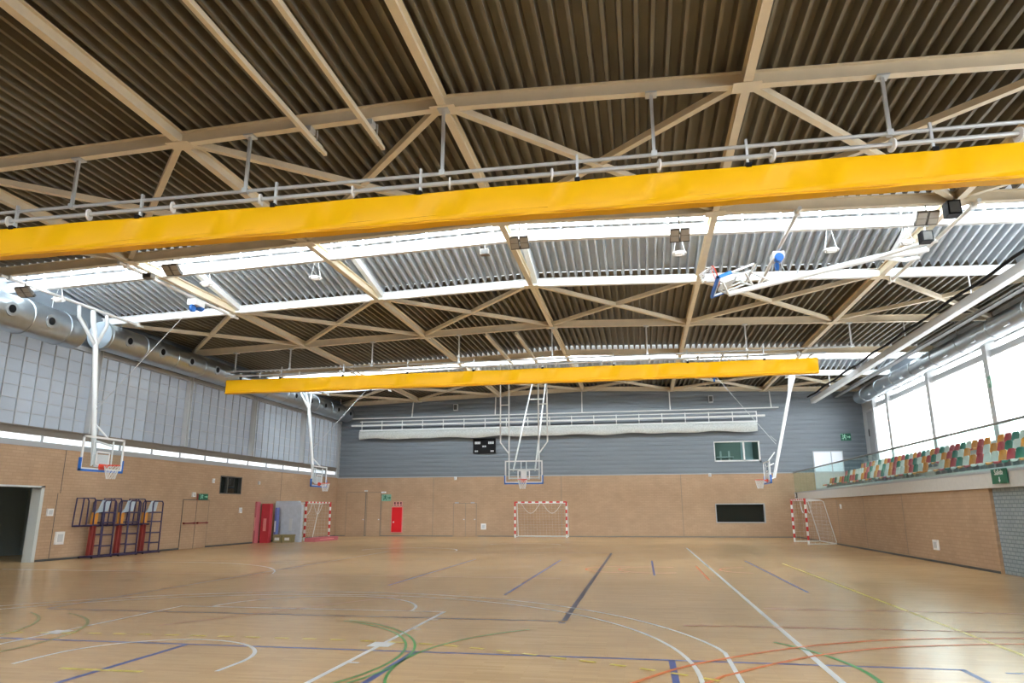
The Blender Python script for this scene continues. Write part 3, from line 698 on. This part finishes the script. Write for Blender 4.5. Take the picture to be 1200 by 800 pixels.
def side_basket(px, py, pz, rz, y0, y1, label, fold=0, reach=1.12, zb=2.86):
    """hinged on a ceiling rail; local +x points to the court"""
    r = empty('ceiling_basket', (px,py,pz), rz); tag(r, label, 'basketball hoop', 'practice hoops hung from the roof')
    sg = 1 if rz == 0 else -1; moving = []
    B = zb - pz; zt = B + 1.05
    for lx in (0, 3.85):
        wx = px + sg*lx; zz = zr(wx) - .07 - pz
        ya, yb = sorted(((y0-py)*sg, (y1-py)*sg))
        mb = MB(); mb.smooth = True; mb.tube([(lx,ya,zz),(lx,yb,zz)], .05, 10); mb.box(lx-.07,lx+.07,ya+.25,ya+.35,zz-.06,zz+.075); mb.box(lx-.07,lx+.07,yb-.35,yb-.25,zz-.06,zz+.075); obj('rail', mb, M['white_steel'], r, world=False)
    mb = MB(); mb.box(3.7,4.0,-.25,.25,zr(px+sg*3.85)-pz-.32,zr(px+sg*3.85)-pz-.12); wn = obj('winch', mb, M['white'], r, world=False)
    mb = MB(); mb.smooth = True; mb.cyl((3.85,.2,zr(px+sg*3.85)-pz-.3),(0,1,0),.12,.2); mb.cyl((3.85,-.15,zr(px+sg*3.85)-pz-.42),(1,0,0),.13,.08); obj('winch_drum', mb, M['blue'], wn, world=False)
    def P(name, mb, m): o = obj(name, mb, m, r, world=False); moving.append(o); return o
    K = (.28,0,-1.25); E = (reach-.32,0,B+.25)
    for yy in (-.62, 0, .62):
        mb = MB(); mb.smooth = True; mb.tube([(0,yy,0),(0.06,yy,-.38),K], .06 if yy else .085, 10); P('strut', mb, M['white_steel'])
    mb = MB(); mb.smooth = True; mb.tube([K,E], [.085,.075], 12); P('mast', mb, M['white_steel'])
    mb = MB(); mb.smooth = True
    for yy in (-.42,.42): mb.tube([(reach-.03,yy,B+.12),(reach-.03,yy,B+.95)],.025)
    mb.tube([(reach-.36,0,B+.95),(reach-.03,-.42,B+.8)],.03); mb.tube([(reach-.36,0,B+.95),(reach-.03,.42,B+.8)],.03)
    mb.tube([E,(reach-.03,-.42,B+.15)],.03); mb.tube([E,(reach-.03,.42,B+.15)],.03); mb.tube([(reach-.45,0,B+1.5),(reach-.03,.2,B+1.0)],.03)
    mb.box(reach-.06,reach-.02,-.3,.3,B+.1,B+.5)
    P('board_bracket', mb, M['white_steel'])
    mb = MB(); mb.smooth = True; mb.tube([(reach-.58,0,B+2.05),(reach-.3,.1,B+2.3)],.02); P('crank', mb, M['grey'])
    backboard(r, reach, B, parts=moving)
    for o in moving: o.rotation_euler = (0,-fold,0)
    # winch cable to the mast
    R = Matrix.Rotation(-fold,4,'Y'); q = R @ Vector((reach-.55,0,B+1.9))
    mb = MB(); mb.tube([(3.85,0,zr(px+sg*3.85)-pz-.2), q], .012, 5); obj('cable', mb, M['galv'], r, world=False)
    return r
side_basket(-18.05, 19.9, 8.22, 0, CY[3]-.3, CY[4]+.35, 'lowered hoop with clear board in front of the left wall, nearest')
side_basket(-18.05, 35.55, 8.22, 0, CY[6]-.3, CY[7]+.35, 'lowered hoop near the far left corner, half behind the far yellow curtain')
side_basket(7.85, 37.0, 8.36, PI, CY[6]-.3, CY[7]+.35, 'lowered hoop seen edge-on beside the glass balustrade', reach=1.65)
side_basket(7.85, 19.3, 8.36, PI, CY[3]-.3, CY[4]+.35, 'hoop folded up under the roof at upper right, blue padded board edge', fold=math.radians(71))

r = empty('ceiling_basket', (-5.4, 33.0, 8.5)); tag(r, 'lowered hoop facing the camera on white ladder frames, before the far wall', 'basketball hoop', 'practice hoops hung from the roof')
for x in (-6.0, -4.75):
    mb = MB(); mb.bar((x,CY[5]-.2,8.62),(x,CY[6]+.6,8.62),.1,.12); obj('support_beam', mb, M['cream'], r)
for s in (-1, 1):
    xa, xb = -5.42+s*.72, -5.42+s*1.14
    mb = MB(); mb.smooth = True
    mb.tube([(xa,33.1,8.6),(xa,33.1,3.0)],.035); mb.tube([(xb,33.1,8.6),(xb,33.1,4.75),(xa,33.1,4.2)],.035)
    for z in (8.0,6.55): mb.tube([(xa,33.1,z),(xb,33.1,z)],.03)
    obj('ladder_frame', mb, M['white_steel'], r)
mb = MB(); mb.smooth = True
for xa, xb in ((-5.95,-5.75),(-4.9,-5.0)): mb.tube([(xa,33.15,3.4),(xb,38.2,8.5)],.04)
mb.tube([(-5.76,37.0,7.4),(-4.98,37.0,7.4)],.035); obj('rear_brace', mb, M['white_steel'], r)
mb = MB(); mb.smooth = True; mb.tube([(-6.14,33.1,3.45),(-4.7,33.1,3.45)],.04); mb.tube([(-6.14,33.1,3.05),(-4.7,33.1,3.05)],.03)
for x in (-5.55,-5.3): mb.tube([(x,33.05,3.0),(x,33.05,3.86)],.025)
mb.box(-5.55,-5.3,32.98,33.06,3.0,3.4); obj('board_bracket', mb, M['white_steel'], r)
mv = []; holder = empty('holder_tmp')
backboard(holder, 0, 0, parts=mv)
Rm = Matrix.Translation((-5.42,33.0,2.82)) @ Matrix.Rotation(-PI/2,4,'Z')
for o in mv:
    o.parent = r; o.matrix_parent_inverse = r.matrix_basis.inverted(); o.matrix_basis = Rm
bpy.data.objects.remove(holder)
# support tubes of the hoop behind the camera
for x, lb in ((-5.98,'left of two cream tubes clamped under the nearest roof beam'),(-4.75,'right of two cream tubes clamped under the nearest roof beam')):
    rr = empty('support_tube', (x,8,8.5)); tag(rr, lb, 'tube', 'tubes clamped under the nearest beam')
    mb = MB(); mb.bar((x,YN+1,8.6),(x,11.75,8.6),.085,.1); obj('tube', mb, M['cream'], rr)
    mb = MB(); mb.bar((x,11.72,8.6),(x,11.95,8.6),.07,.07); obj('tube_end', mb, M['cream'], rr)
    mb = MB(); mb.box(x-.09,x+.09,11.1,11.3,8.64,8.75); mb.tube([(x+.08,11.4,8.58),(x+.08,11.4,8.8)],.015); obj('clamp', mb, M['galv'], rr)

# ------------------------------------------------------------------ monorail beam and cable
r = empty('rail_beam', (9.95, 30, 7.5)); tag(r, 'long white steel beam running above the gallery edge at upper right', 'beam')
mb = MB(); mb.box(9.82,10.06,10,42.3,7.5,7.75); obj('box_section', mb, M['lgrey'], r)
for y in (16.6,22,27.45,32.85,38.3): mb = MB(); mb.tube([(9.94,y,7.75),(9.94,y,zr(9.94))],.02,6); obj('hanger', mb, M['galv'], r)
mb = MB(); mb.smooth = True; mb.tube([(9.62,10+i*.8,7.80+.03*math.sin(i*1.3)) for i in range(41)],.045,8); o = obj('power_cable', mb, M['black']); tag(o, 'black cable strung alongside the white beam at upper right', 'cable')
mb = MB(); mb.box(11.45,11.7,10,YF,8.0,8.03); mb.box(11.45,11.47,10,YF,8.0,8.1); mb.box(11.68,11.7,10,YF,8.0,8.1)
o = obj('cable_tray', mb, M['grey']); tag(o, 'grey cable tray above the right duct', 'cable tray')

# ------------------------------------------------------------------ lamps under the roof
def floodlight(x, y, z, label):
    r = empty('floodlight', (x,y,z)); tag(r, label, 'floodlight', 'twin floodlights under the roof')
    R = Matrix.Rotation(math.radians(-38),4,'X')
    for s in (-.125,.125):
        mb = MB(); mb.box(s-.11,s+.11,-.16,.16,-.045,.045); h = obj('housing', mb, M['brown'], r, world=False); h.matrix_basis = R
        for yy in (-.155,.01):
            mb = MB(); mb.box(s-.095,s+.095,yy,yy+.145,-.052,-.044); g = obj('lens', mb, M['lamp'], h, world=False)
    mb = MB(); mb.box(-.24,.24,.12,.2,-.02,.06); b = obj('gear_box', mb, M['dark'], r, world=False); b.matrix_basis = R
    mb = MB(); mb.tube([(0,0,.03),(0,0,zr(x)-z+.05)],.013,6); mb.box(-.1,.1,-.02,.02,.02,.05); obj('rod', mb, M['dark'], r, world=False)
floodlight(-17.5,16.64,7.85,'twin floodlight by the left duct, leftmost')
floodlight(-12.75,16.64,8.22,'twin floodlight under the left roof bay, second from left')
floodlight(-2.8,16.64,8.3,'twin floodlight just right of the ridge beam')
floodlight(1.22,16.64,8.2,'twin floodlight directly above an oval lamp')
floodlight(6.85,16.64,8.2,'twin floodlight beside the black loudspeaker, rightmost')
def oval(x, y, z, label):
    r = empty('oval_lamp', (x,y,z)); tag(r, label, 'lamp', 'white oval lamps on wires')
    mb = MB(); mb.smooth = True; mb.ring((0,0,0),(0,0,1),.17,.022,24,8); obj('ring', mb, M['white'], r, world=False)
    mb = MB(); mb.smooth = True; mb.tube([(-.13,0,.0),(-.11,0,.0),(.11,0,.0),(.13,0,.0)],[.03,.06,.06,.03],12); b = obj('body', mb, M['white'], r, world=False)
    mb = MB(); mb.box(-.1,.1,-.03,.03,-.075,-.05); obj('lens', mb, M['lamp'], b, world=False)
    mb = MB(); mb.tube([(-.15,0,.01),(-.05,0,zr(x)-z+.03)],.008,5); mb.tube([(.15,0,.01),(.05,0,zr(x)-z+.03)],.008,5); obj('wire', mb, M['galv'], r, world=False)
for x, z, lb in ((-17.6,8.0,'white oval lamp beside the left duct'),(-12.55,8.2,'white oval lamp right of the second floodlight'),(-9.05,8.18,'white oval lamp hanging alone in the left half of the roof'),
                 (1.28,8.2,'white oval lamp below a twin floodlight'),(5.05,8.02,'white oval lamp between the two right floodlights'),(6.85,8.1,'white oval lamp left of the folded hoop hinge')):
    oval(x, 17.97, z, lb)
def smallbox(name, x, y, z, sx, sy, sz, m, label, cat, rod=True, group=None, m2=None):
    r = empty(name, (x,y,z)); tag(r, label, cat, group)
    mb = MB(); mb.box(-sx/2,sx/2,-sy/2,sy/2,-sz/2,sz/2); obj('case', mb, m, r, world=False)
    mb = MB(); mb.box(-sx*.38,sx*.38,-sy/2-.012,-sy/2,-sz*.38,sz*.38); obj('grille', mb, m2 or M['dark'], r, world=False)
    if rod: mb = MB(); mb.tube([(0,0,sz/2),(0,0,zr(x)-z+.02)],.012,6); obj('bracket', mb, M['galv'], r, world=False)
    return r
smallbox('camera_box',-4.0,17.97,8.6,.26,.2,.16,M['brown'],'small brown box hanging left of the ridge beam','lamp')
smallbox('camera_box',-13.45,16.64,8.06,.26,.2,.14,M['brown'],'small brown box hanging by the second floodlight','lamp')
smallbox('loudspeaker',7.32,16.45,8.28,.28,.3,.34,M['black'],'black loudspeaker under the beam joint at upper right','loudspeaker')
smallbox('loudspeaker',7.3,17.97,8.2,.26,.26,.28,M['black'],'lower black loudspeaker beside the folded hoop','loudspeaker')
smallbox('wall_speaker',-11.57,YF-.17,8.05,.26,.24,.42,M['lgrey'],'small grey speaker high on the far wall, left','loudspeaker',rod=False)
smallbox('wall_speaker',4.4,YF-.17,8.1,.26,.24,.42,M['lgrey'],'small grey speaker high on the far wall, right','loudspeaker',rod=False)

# ------------------------------------------------------------------ text helper
def text_mesh(s, size, name, m):
    cu = bpy.data.curves.new(name, 'FONT'); cu.body = s; cu.size = size; cu.extrude = .003; cu.align_x = 'CENTER'; cu.align_y = 'CENTER'; cu.resolution_u = 2
    o = bpy.data.objects.new(name, cu); C.objects.link(o); dg = bpy.context.evaluated_depsgraph_get(); dg.update()
    me = bpy.data.meshes.new_from_object(o.evaluated_get(dg)); bpy.data.objects.remove(o); me.materials.clear(); me.materials.append(m); return me
def face_mat(origin, right, up=(0,0,1)):
    r_, u_ = Vector(right).normalized(), Vector(up).normalized(); n_ = r_.cross(u_)
    return Matrix(((r_.x,u_.x,n_.x,origin[0]),(r_.y,u_.y,n_.y,origin[1]),(r_.z,u_.z,n_.z,origin[2]),(0,0,0,1)))
def running_man(mb, s):
    mb.cyl((.02*s,.36*s,.003),(0,0,1),.09*s,.006,12)
    for p, q, wd in (((0,.26),(-.06,-.02),.15),((-.06,-.02),(.16,-.14),.1),((.16,-.14),(.12,-.4),.09),((-.06,-.02),(-.18,-.22),.1),((-.18,-.22),(-.4,-.22),.09),((0,.24),(.2,.12),.07),((.2,.12),(.32,.2),.06),((0,.24),(-.22,.2),.07),((-.22,.2),(-.28,.02),.06)):
        mb.bar((p[0]*s,p[1]*s,.003),(q[0]*s,q[1]*s,.003),wd*s,.006)
def sign(name, origin, right, w, h, label, cat, m, build):
    r = empty(name, origin); r.matrix_basis = face_mat(origin, right); tag(r, label, cat)
    mb = MB(); mb.box(-w/2,w/2,-h/2,h/2,-.02,0); obj('plate', mb, m, r, world=False)
    build(r); return r
def exitman(w, h, sgn=1, m='mint'):
    def b(r):
        mb = MB(); running_man(mb, h*.9); o = obj('pictogram', mb, M[m], r, world=False); o.location = (-.12*w*sgn,0,.001)
        mb = MB(); mb.box(-.2*w,-.17*w,-h*.42,h*.42,0,.005); mb.box(-.42*w,-.2*w,h*.38,h*.42,0,.005); o = obj('door_mark', mb, M[m], r, world=False); o.location = (-.1*w*sgn,0,0)
        mb = MB(); mb.bar((.12*w,0,.003),(.36*w,0,.003),h*.12,.006); mb.add([(.34*w,-h*.2,.003),(.46*w,0,.003),(.34*w,h*.2,.003)],[(0,1,2)]); o = obj('arrow', mb, M[m], r, world=False)
    return b
def salida(r):
    o = link('lettering', text_mesh('Salida', .19, 'Salida', M['white']), r, False); o.location = (0,.09,.003)
    mb = MB(); mb.bar((0,-.02,.003),(0,-.12,.003),.03,.006); mb.add([(-.06,-.09,.004),(0,-.16,.004),(.06,-.09,.004)],[(0,1,2)]); obj('arrow', mb, M['white'], r, world=False)
sign('exit_sign', (XR-.11,19.35,2.37), (0,-1,0), .78, .36, 'dark green Salida sign with arrow on the gallery fascia', 'sign', M['green'], salida)
sign('exit_sign', (11.87,YF-.06,5.66), (1,0,0), .56, .42, 'bright green exit sign high on the corrugated wall at right', 'sign', M['green'], exitman(.56,.42))
sign('exit_sign', (-16.1,YF-.03,2.38), (1,0,0), .62, .42, 'pale green exit sign above the red cabinet', 'sign', M['greenl'], exitman(.62,.42,m='green'))
sign('exit_sign', (XL+.04,29.25,2.22), (0,1,0), .7, .26, 'small green exit sign over the left wall double door', 'sign', M['green'], exitman(.7,.26))
sign('exit_sign', (XB-.36,27.6,6.05), (0,-1,0), .22, .42, 'small green sign on a gallery window post', 'sign', M['greenl'], lambda r: obj('pictogram', (lambda b: (running_man(b,.2), b)[1])(MB()), M['white'], r, world=False))

# ------------------------------------------------------------------ far wall fittings
r = empty('scoreboard', (-9.68,YF-.08,5.55)); tag(r, 'black electronic scoreboard on the corrugated far wall', 'scoreboard')
mb = MB(); mb.box(-.73,.73,-.05,.04,-.47,.47); obj('case', mb, M['black'], r, world=False)
for x0,x1,z0,z1,nm in ((-.62,-.25,.12,.27,'digit_panel'),(.25,.62,.12,.27,'digit_panel'),(-.13,.13,-.08,.02,'clock_panel'),(-.62,-.4,-.38,-.28,'foul_panel'),(.4,.62,-.38,-.28,'foul_panel')):
    n = 4 if nm == 'digit_panel' else 2; mb = MB()
    for k in range(n): a = x0+(x1-x0)*k/n; mb.box(a+.01,a+(x1-x0)/n-.01,-.056,-.05,z0,z1)
    obj(nm, mb, M['lgrey'], r, world=False)
r = empty('fire_cabinet', (-15.34,YF-.1,.25)); tag(r, 'bright red fire hose cabinet on the far wall', 'cabinet')
mb = MB(); mb.box(-.37,.37,-.0,.1,-.02,1.57); obj('border', mb, M['pink'], r, world=False)
mb = MB(); mb.box(-.33,.33,-.03,0,.02,1.53); d = obj('door', mb, M['redcab'], r, world=False)
mb = MB(); mb.smooth = True; mb.cyl((-.2,-.04,.62),(0,1,0),.05,.03,14); obj('handle', mb, M['white'], d, world=False)
r = empty('sign_strip', (-15.32,YF-.02,2.0)); tag(r, 'strip of three small pictogram signs above the red cabinet', 'sign')
for k in (-1,0,1):
    mb = MB(); mb.box(k*.2-.09,k*.2+.09,-.01,.01,-.13,.13); s_ = obj('plate', mb, M['pink'], r, world=False)
    mb = MB(); mb.box(k*.2-.05,k*.2+.05,-.016,-.01,.0,.1); mb.box(k*.2-.03,k*.2+.05,-.016,-.01,-.1,-.04); obj('mark', mb, M['black'], s_, world=False)
def socket(name, o, right, w, h, label, cat, m='white', d=.05):
    r = empty(name, o); r.matrix_basis = face_mat(o, right); tag(r, label, cat)
    mb = MB(); mb.box(-w/2,w/2,-h/2,h/2,-.05,d-.03); obj('case', mb, M[m], r, world=False)
    mb = MB(); mb.box(-w*.3,w*.3,-h*.3,h*.3,d-.03,d-.02); obj('cover', mb, M['lgrey'], r, world=False)
socket('wall_box',(-9.72,YF-.03,.6),(1,0,0),.32,.36,'white box low on the far wall left of the middle goal','box')
socket('camera_dome',(-11.55,YF-.06,3.55),(1,0,0),.14,.2,'tiny white camera on the far wall flashing, left','camera',d=.12)
socket('camera_dome',(4.05,YF-.06,3.58),(1,0,0),.16,.2,'tiny white camera on the far wall flashing below the window','camera',d=.12)
socket('emergency_light',(-16.3,YF-.04,2.72),(1,0,0),.3,.1,'white emergency light above the pale green exit sign','lamp')
socket('emergency_light',(-17.5,YF-.04,2.82),(1,0,0),.2,.08,'small white light above the far left door joint','lamp')
socket('wall_switch',(XL+.04,20.85,1.57),(0,1,0),.24,.24,'white square switch beside the left doorway','switch')
socket('wall_box',(XL+.04,21.4,.72),(0,1,0),.36,.42,'white rectangular box low on the left wall','box')
socket('emergency_light',(XL+.04,28.55,2.3),(0,1,0),.22,.2,'white emergency light beside the left exit sign','lamp')
socket('wall_switch',(XL+.04,32.4,1.62),(0,1,0),.2,.26,'small white switch right of the left wall door','switch')
socket('wall_sensor',(XL+.06,29.9,2.95),(0,1,0),.12,.2,'tiny white sensor left of the small dark window','sensor')
socket('wall_sensor',(XL+.06,33.9,3.0),(0,1,0),.14,.16,'tiny white sensor above the red crash mats','sensor')
socket('wall_box',(XR-.03,24.1,.52),(0,-1,0),.36,.3,'white box low on the right brick wall','box')
socket('wall_sensor',(XR-.03,34.3,1.7),(0,-1,0),.14,.2,'tiny white sensor right of the corner goal','sensor')
socket('wall_box',(XR-.09,43.1,2.35),(0,-1,0),.3,.28,'small dark box at the far end of the gallery fascia','box','dark')

# ------------------------------------------------------------------ handball goals
def goal(x, y, rz, label, depth=1.1, full=True):
    """local: opening in x-z plane facing -y, centred"""
    r = empty('handball_goal', (x,y,0), rz); tag(r, label, 'goal', 'red and white handball goals')
    def banded(mb, p, q, n, first):
        p, q = Vector(p), Vector(q)
        for k in range(n): mb.bar(p+(q-p)*k/n, p+(q-p)*(k+1)/n, .08, .08, (k+first)%2)
    for s in (-1,1):
        mb = MB(); banded(mb,(s*1.54,0,0),(s*1.54,0,2.0),10,0); obj('post', mb, [M['white'],M['red']], r, world=False)
    mb = MB(); banded(mb,(-1.58,0,2.04),(1.58,0,2.04),15,1); obj('crossbar', mb, [M['white'],M['red']], r, world=False)
    mb = MB(); mb.smooth = True
    for s in (-1,1): mb.tube([(s*1.54,.02,2.02),(s*1.54,depth*.55,2.0),(s*1.54,depth*.68,1.93),(s*1.54,depth,.12),(s*1.54,depth*.95,.04),(s*1.54,.02,.03)],.022)
    mb.tube([(-1.54,depth,.05),(1.54,depth,.05)],.025); mb.tube([(-1.54,depth*.6,1.98),(1.54,depth*.6,1.98)],.02); obj('back_frame', mb, M['white_steel'], r, world=False)
    mb = MB(); rr = .0026; g = .19
    def prof(t): return (depth*.62*t/.3, 2.0) if t < .3 else (depth*.62+depth*.36*(t-.3)/.7, 2.0-1.92*(t-.3)/.7)
    k = -1.5
    while k <= 1.5: mb.tube([(k,prof(t)[0],prof(t)[1]) for t in (0,.3,.65,1)],rr,3,caps=False); k += g
    for t in [i/17 for i in range(18)]: mb.tube([(-1.5,*prof(t)),(1.5,*prof(t))],rr,3,caps=False)
    for s in (-1.52,1.52):
        z = .12
        while z < 1.95:
            mb.tube([(s,.03,z),(s,depth*.98-.36*depth*z/1.95,z)],rr,3,caps=False); z += g
        yy = .1
        while yy < depth*.95:
            zt = 1.96 if yy < depth*.62 else 1.96*(depth-yy)/(depth*.38); mb.tube([(s,yy,.05),(s,yy,zt)],rr,3,caps=False); yy += g
    obj('goal_net', mb, M['netw'], r, world=False)
    mb = MB(); mb.smooth = True       # slack net swags
    for a, b in ((-1.2,-.1),(.1,1.2)): mb.tube([(a+(b-a)*i/10,.35,1.95-.55*math.sin(PI*i/10)) for i in range(11)],.014,5)
    obj('net_swag', mb, M['netw'], r, world=False)
    return r
goal(-5.95, 42.3, 0, 'red and white goal standing against the middle of the far wall')
goal(7.45, 36.7, -PI/2, 'red and white goal seen from the side by the right wall', depth=1.2)
goal(-17.95, 37.85, PI/2, 'red and white goal parked behind mats in the far left corner', depth=1.0)

# ------------------------------------------------------------------ mats and crates at the left wall
def mat_slab(name, loc, size, rz, m, label, tilt=0, cat='mat', stripe=None):
    r = empty(name, loc, rz); tag(r, label, cat)
    w_, t_, h_ = size; mb = MB(); n = 8; vs = []; fs = []
    pr = [(-.5,0),(-.5,.97),(-.47,1),(.47,1),(.5,.97),(.5,0)]
    mb.prism([(a*w_, b*h_) for a, b in pr], (0,-t_/2,0), (1,0,0), (0,math.sin(tilt),math.cos(tilt)), (0,t_,0)); obj('cover', mb, m, r, world=False)
    mb = MB(); mb.box(-w_/2,w_/2,-t_/2-.006,-t_/2,h_*.03,h_*.06); mb.box(-w_/2,w_/2,-t_/2-.006,-t_/2,h_*.93,h_*.96); obj('seam', mb, m, r, world=False)
    mb = MB(); mb.box(-min(.08,w_*.3),min(.08,w_*.3),-t_/2-.02,-t_/2-.006,h_*.3,h_*.62) if h_ > 1 else mb.box(-w_*.3,w_*.3,-t_/2-.012,-t_/2,h_*.4,h_*.6); obj('handle_strap', mb, stripe or M['pink'], r, world=False)
    return r
mat_slab('crash_mat', (-19.1,34.3,0), (.46,.3,1.95), 0, M['matred'], 'dark red crash mat standing on edge by the left wall')
mat_slab('crash_mat', (-19.44,33.95,0), (.1,.35,2.05), 0, M['matpink'], 'thin faded red mat against the left wall, edge toward camera')
mat_slab('crash_mat', (-18.78,34.75,0), (.12,.25,1.75), 0, M['matblue'], 'narrow blue mat edge between the red and grey mats', stripe=M['white'])
mat_slab('covered_mat', (-18.17,35.25,0), (1.08,.3,1.92), math.radians(4), M['matgrey'], 'big mat stack under a pale grey cover', stripe=M['lgrey'])
mat_slab('covered_mat', (-18.7,35.75,0), (1.35,.25,2.1), 0, M['matgrey'], 'taller grey covered mat behind the grey stack', stripe=M['lgrey'])
mat_slab('gym_mat', (-17.25,37.0,0), (2.9,.6,.2), PI/2, M['matpink'], 'faded red mat lying flat before the corner goal')
def crate(x, y, s, label):
    r = empty('storage_crate', (x,y,0), random.uniform(-.1,.1)); tag(r, label, 'crate')
    mb = MB(); mb.box(-s/2,s/2,-.2,.2,.02,.36); obj('body', mb, M['olive'], r, world=False)
    mb = MB(); mb.box(-s/2-.02,s/2+.02,-.22,.22,.34,.40); obj('lid', mb, M['olive'], r, world=False)
    mb = MB(); mb.box(-.13,.13,-.208,-.2,.12,.26); obj('paper_label', mb, M['white'], r, world=False)
crate(-18.45,34.5,.45,'olive crate with white label at the foot of the grey stack, left one'); crate(-17.9,34.5,.48,'olive crate with white label at the foot of the grey stack, right one')

# ------------------------------------------------------------------ mini-hoop trolleys on the left wall
def trolley(y, label):
    r = empty('hoop_trolley', (XL+.35,y,0)); tag(r, label, 'trolley', 'folded mini-hoop trolleys along the left wall')
    def P(name, segs, m, rr=.026):
        mb = MB(); mb.smooth = True
        for s in segs: mb.tube(s, rr, 6)
        return obj(name, mb, m, r, world=False)
    for x in (-.22,.22):
        P('side_frame', [[(x,.34,.05),(x,.34,1.9),(x,.40,1.98),(x,.86,1.98),(x,.92,1.9),(x,.92,.05)]] + [[(x,.34,z),(x,.92,z)] for z in (.4,.78,1.2,1.55)], M['purple'])
    P('base', [[(-.25,.0,.05),(-.25,.97,.05)],[(.25,.0,.05),(.25,.97,.05)],[(-.25,0,.05),(.25,0,.05)],[(-.25,.97,.05),(.25,.97,.05)]], M['purple'], .03)
    for x in (-.2,.2): P('arm_frame', [[(x*.7,.3,1.12),(x*.7,-.62,1.12),(x*.7,-.56,2.05),(x*.7,-.08,2.05),(x*.7,.0,1.95),(x*.7,.0,1.12)]], M['purple'])
    P('arm_tray', [[(-.14,-.62,1.1),(.14,-.62,1.1)],[(-.14,.3,1.1),(.14,.3,1.1)],[(0,-.62,1.1),(0,.34,1.1)]], M['purple'], .03)
    mb = MB(); mb.bar((0,.1,.1),(0,.13,1.15),.1,.1); mb.bar((0,.25,.1),(0,.25,1.15),.1,.07); obj('red_post', mb, M['redpole'], r, world=False)
    mb = MB(); mb.bar((0,.18,1.15),(0,.2,1.55),.14,.16); obj('orange_pad', mb, M['orangepole'], r, world=False)
    mb = MB(); mb.bar((.1,.05,1.5),(.1,.55,2.0),.03,.02); vs = [(.12,.12,1.55),(.12,.62,1.6),(.12,.72,2.0),(.12,.32,1.98)]; vs += [(x+.03,a,b) for x,a,b in vs]
    mb.add(vs, [(0,1,2,3),(7,6,5,4),(0,4,5,1),(1,5,6,2),(2,6,7,3),(3,7,4,0)]); obj('mini_backboard', mb, M['bluegrey'], r, world=False)
    mb = MB(); mb.smooth = True
    for a in (0,.93):
        for x in (-.25,.25): mb.cyl((x,a,.035),(1,0,0),.035,.03,10)
    obj('castors', mb, M['black'], r, world=False)
trolley(22.3,'purple and red mini-hoop trolley nearest the left doorway'); trolley(23.6,'middle one of three purple mini-hoop trolleys'); trolley(24.9,'purple and red mini-hoop trolley farthest from the left doorway')

# ------------------------------------------------------------------ gallery seats
ORD = ['first','second','third','fourth','fifth','sixth','seventh','eighth','ninth','tenth','eleventh','twelfth','thirteenth','fourteenth','fifteenth','sixteenth','seventeenth','eighteenth','nineteenth']
TENS = {2:'twent',3:'thirt',4:'fort',5:'fift'}
def ordinal(n):
    if n < 20: return ORD[n-1]
    t, u = divmod(n,10); return TENS[t] + ('ieth' if u == 0 else 'y-' + ORD[u-1])
def seat_mesh(c):
    prof = [(-.21,-.04),(-.20,.0),(-.10,.012),(.06,0),(.15,.02),(.19,.10),(.215,.22),(.235,.33),(.24,.36)]
    wid = [.38,.44,.46,.46,.45,.46,.45,.38,.22]; n = 7; mb = MB(); vs = []; fs = []
    for off in (0,.018):
        for (x,z),wd in zip(prof,wid):
            for k in range(n):
                u = k/(n-1)*2-1; vs.append((x - (.03*u*u if z > .08 else 0) + (off if z > .05 else 0), u*wd/2, z + (.02*u*u if z < .05 else 0) - (off if z <= .05 else 0)))
    m = len(prof)
    for s in (0,1):
        o = s*m*n
        for i in range(m-1):
            for k in range(n-1):
                q = (o+i*n+k,o+i*n+k+1,o+(i+1)*n+k+1,o+(i+1)*n+k); fs.append(q if s == 0 else q[::-1])
    o = m*n
    for i in range(m-1): fs += [(i*n,(i+1)*n,o+(i+1)*n,o+i*n),((i+1)*n+n-1,i*n+n-1,o+i*n+n-1,o+(i+1)*n+n-1)]
    for k in range(n-1): fs += [(k+1,k,o+k,o+k+1),((m-1)*n+k,(m-1)*n+k+1,o+(m-1)*n+k+1,o+(m-1)*n+k)]
    mb.add(vs, fs); mb.smooth = True; return mb.mesh('seat_shell_'+c, SEATC[c])
SM = {c: seat_mesh(c) for c in SEATC}
mb = MB(); mb.box(-.05,.12,-.05,.05,-.16,-.02); mb.box(-.06,.14,-.12,.12,-.18,-.15); BR = mb.mesh('seat_bracket', M['grey'])
seq = ['white','green','red','orange']
rows = [('front',9.95,2.86,20.75,41.2,0,{13,14}),('middle',10.72,3.23,22.45,41.0,3,{7}),('back',11.5,3.6,24.1,40.6,0,{4})]
rnd = random.Random(3)
for nm, x, z, y0, y1, sh, gap in rows:
    y = y0; i = 0; cnt = 0
    for k in range(1, 13):                           # the row goes on outside the picture
        c = seq[(sh-k) % 4]
        s = empty('gallery_seat', (x,y0-.47*k,z)); tag(s, f'{c} plastic seat of the {nm} gallery row, {ordinal(k)} beyond the right picture edge', 'seat', f'plastic seats in the {nm} gallery row')
        link('shell', SM[c], s, False); link('bracket', BR, s, False)
    while y < y1:
        if i not in gap:
            c = seq[(i+sh) % 4] if rnd.random() > .15 else rnd.choice(seq); cnt += 1
            s = empty('gallery_seat', (x,y,z)); tag(s, f'{c} plastic seat, {ordinal(cnt)} from the picture edge in the {nm} gallery row', 'seat', f'plastic seats in the {nm} gallery row')
            link('shell', SM[c], s, False); link('bracket', BR, s, False)
        y += .47; i += 1
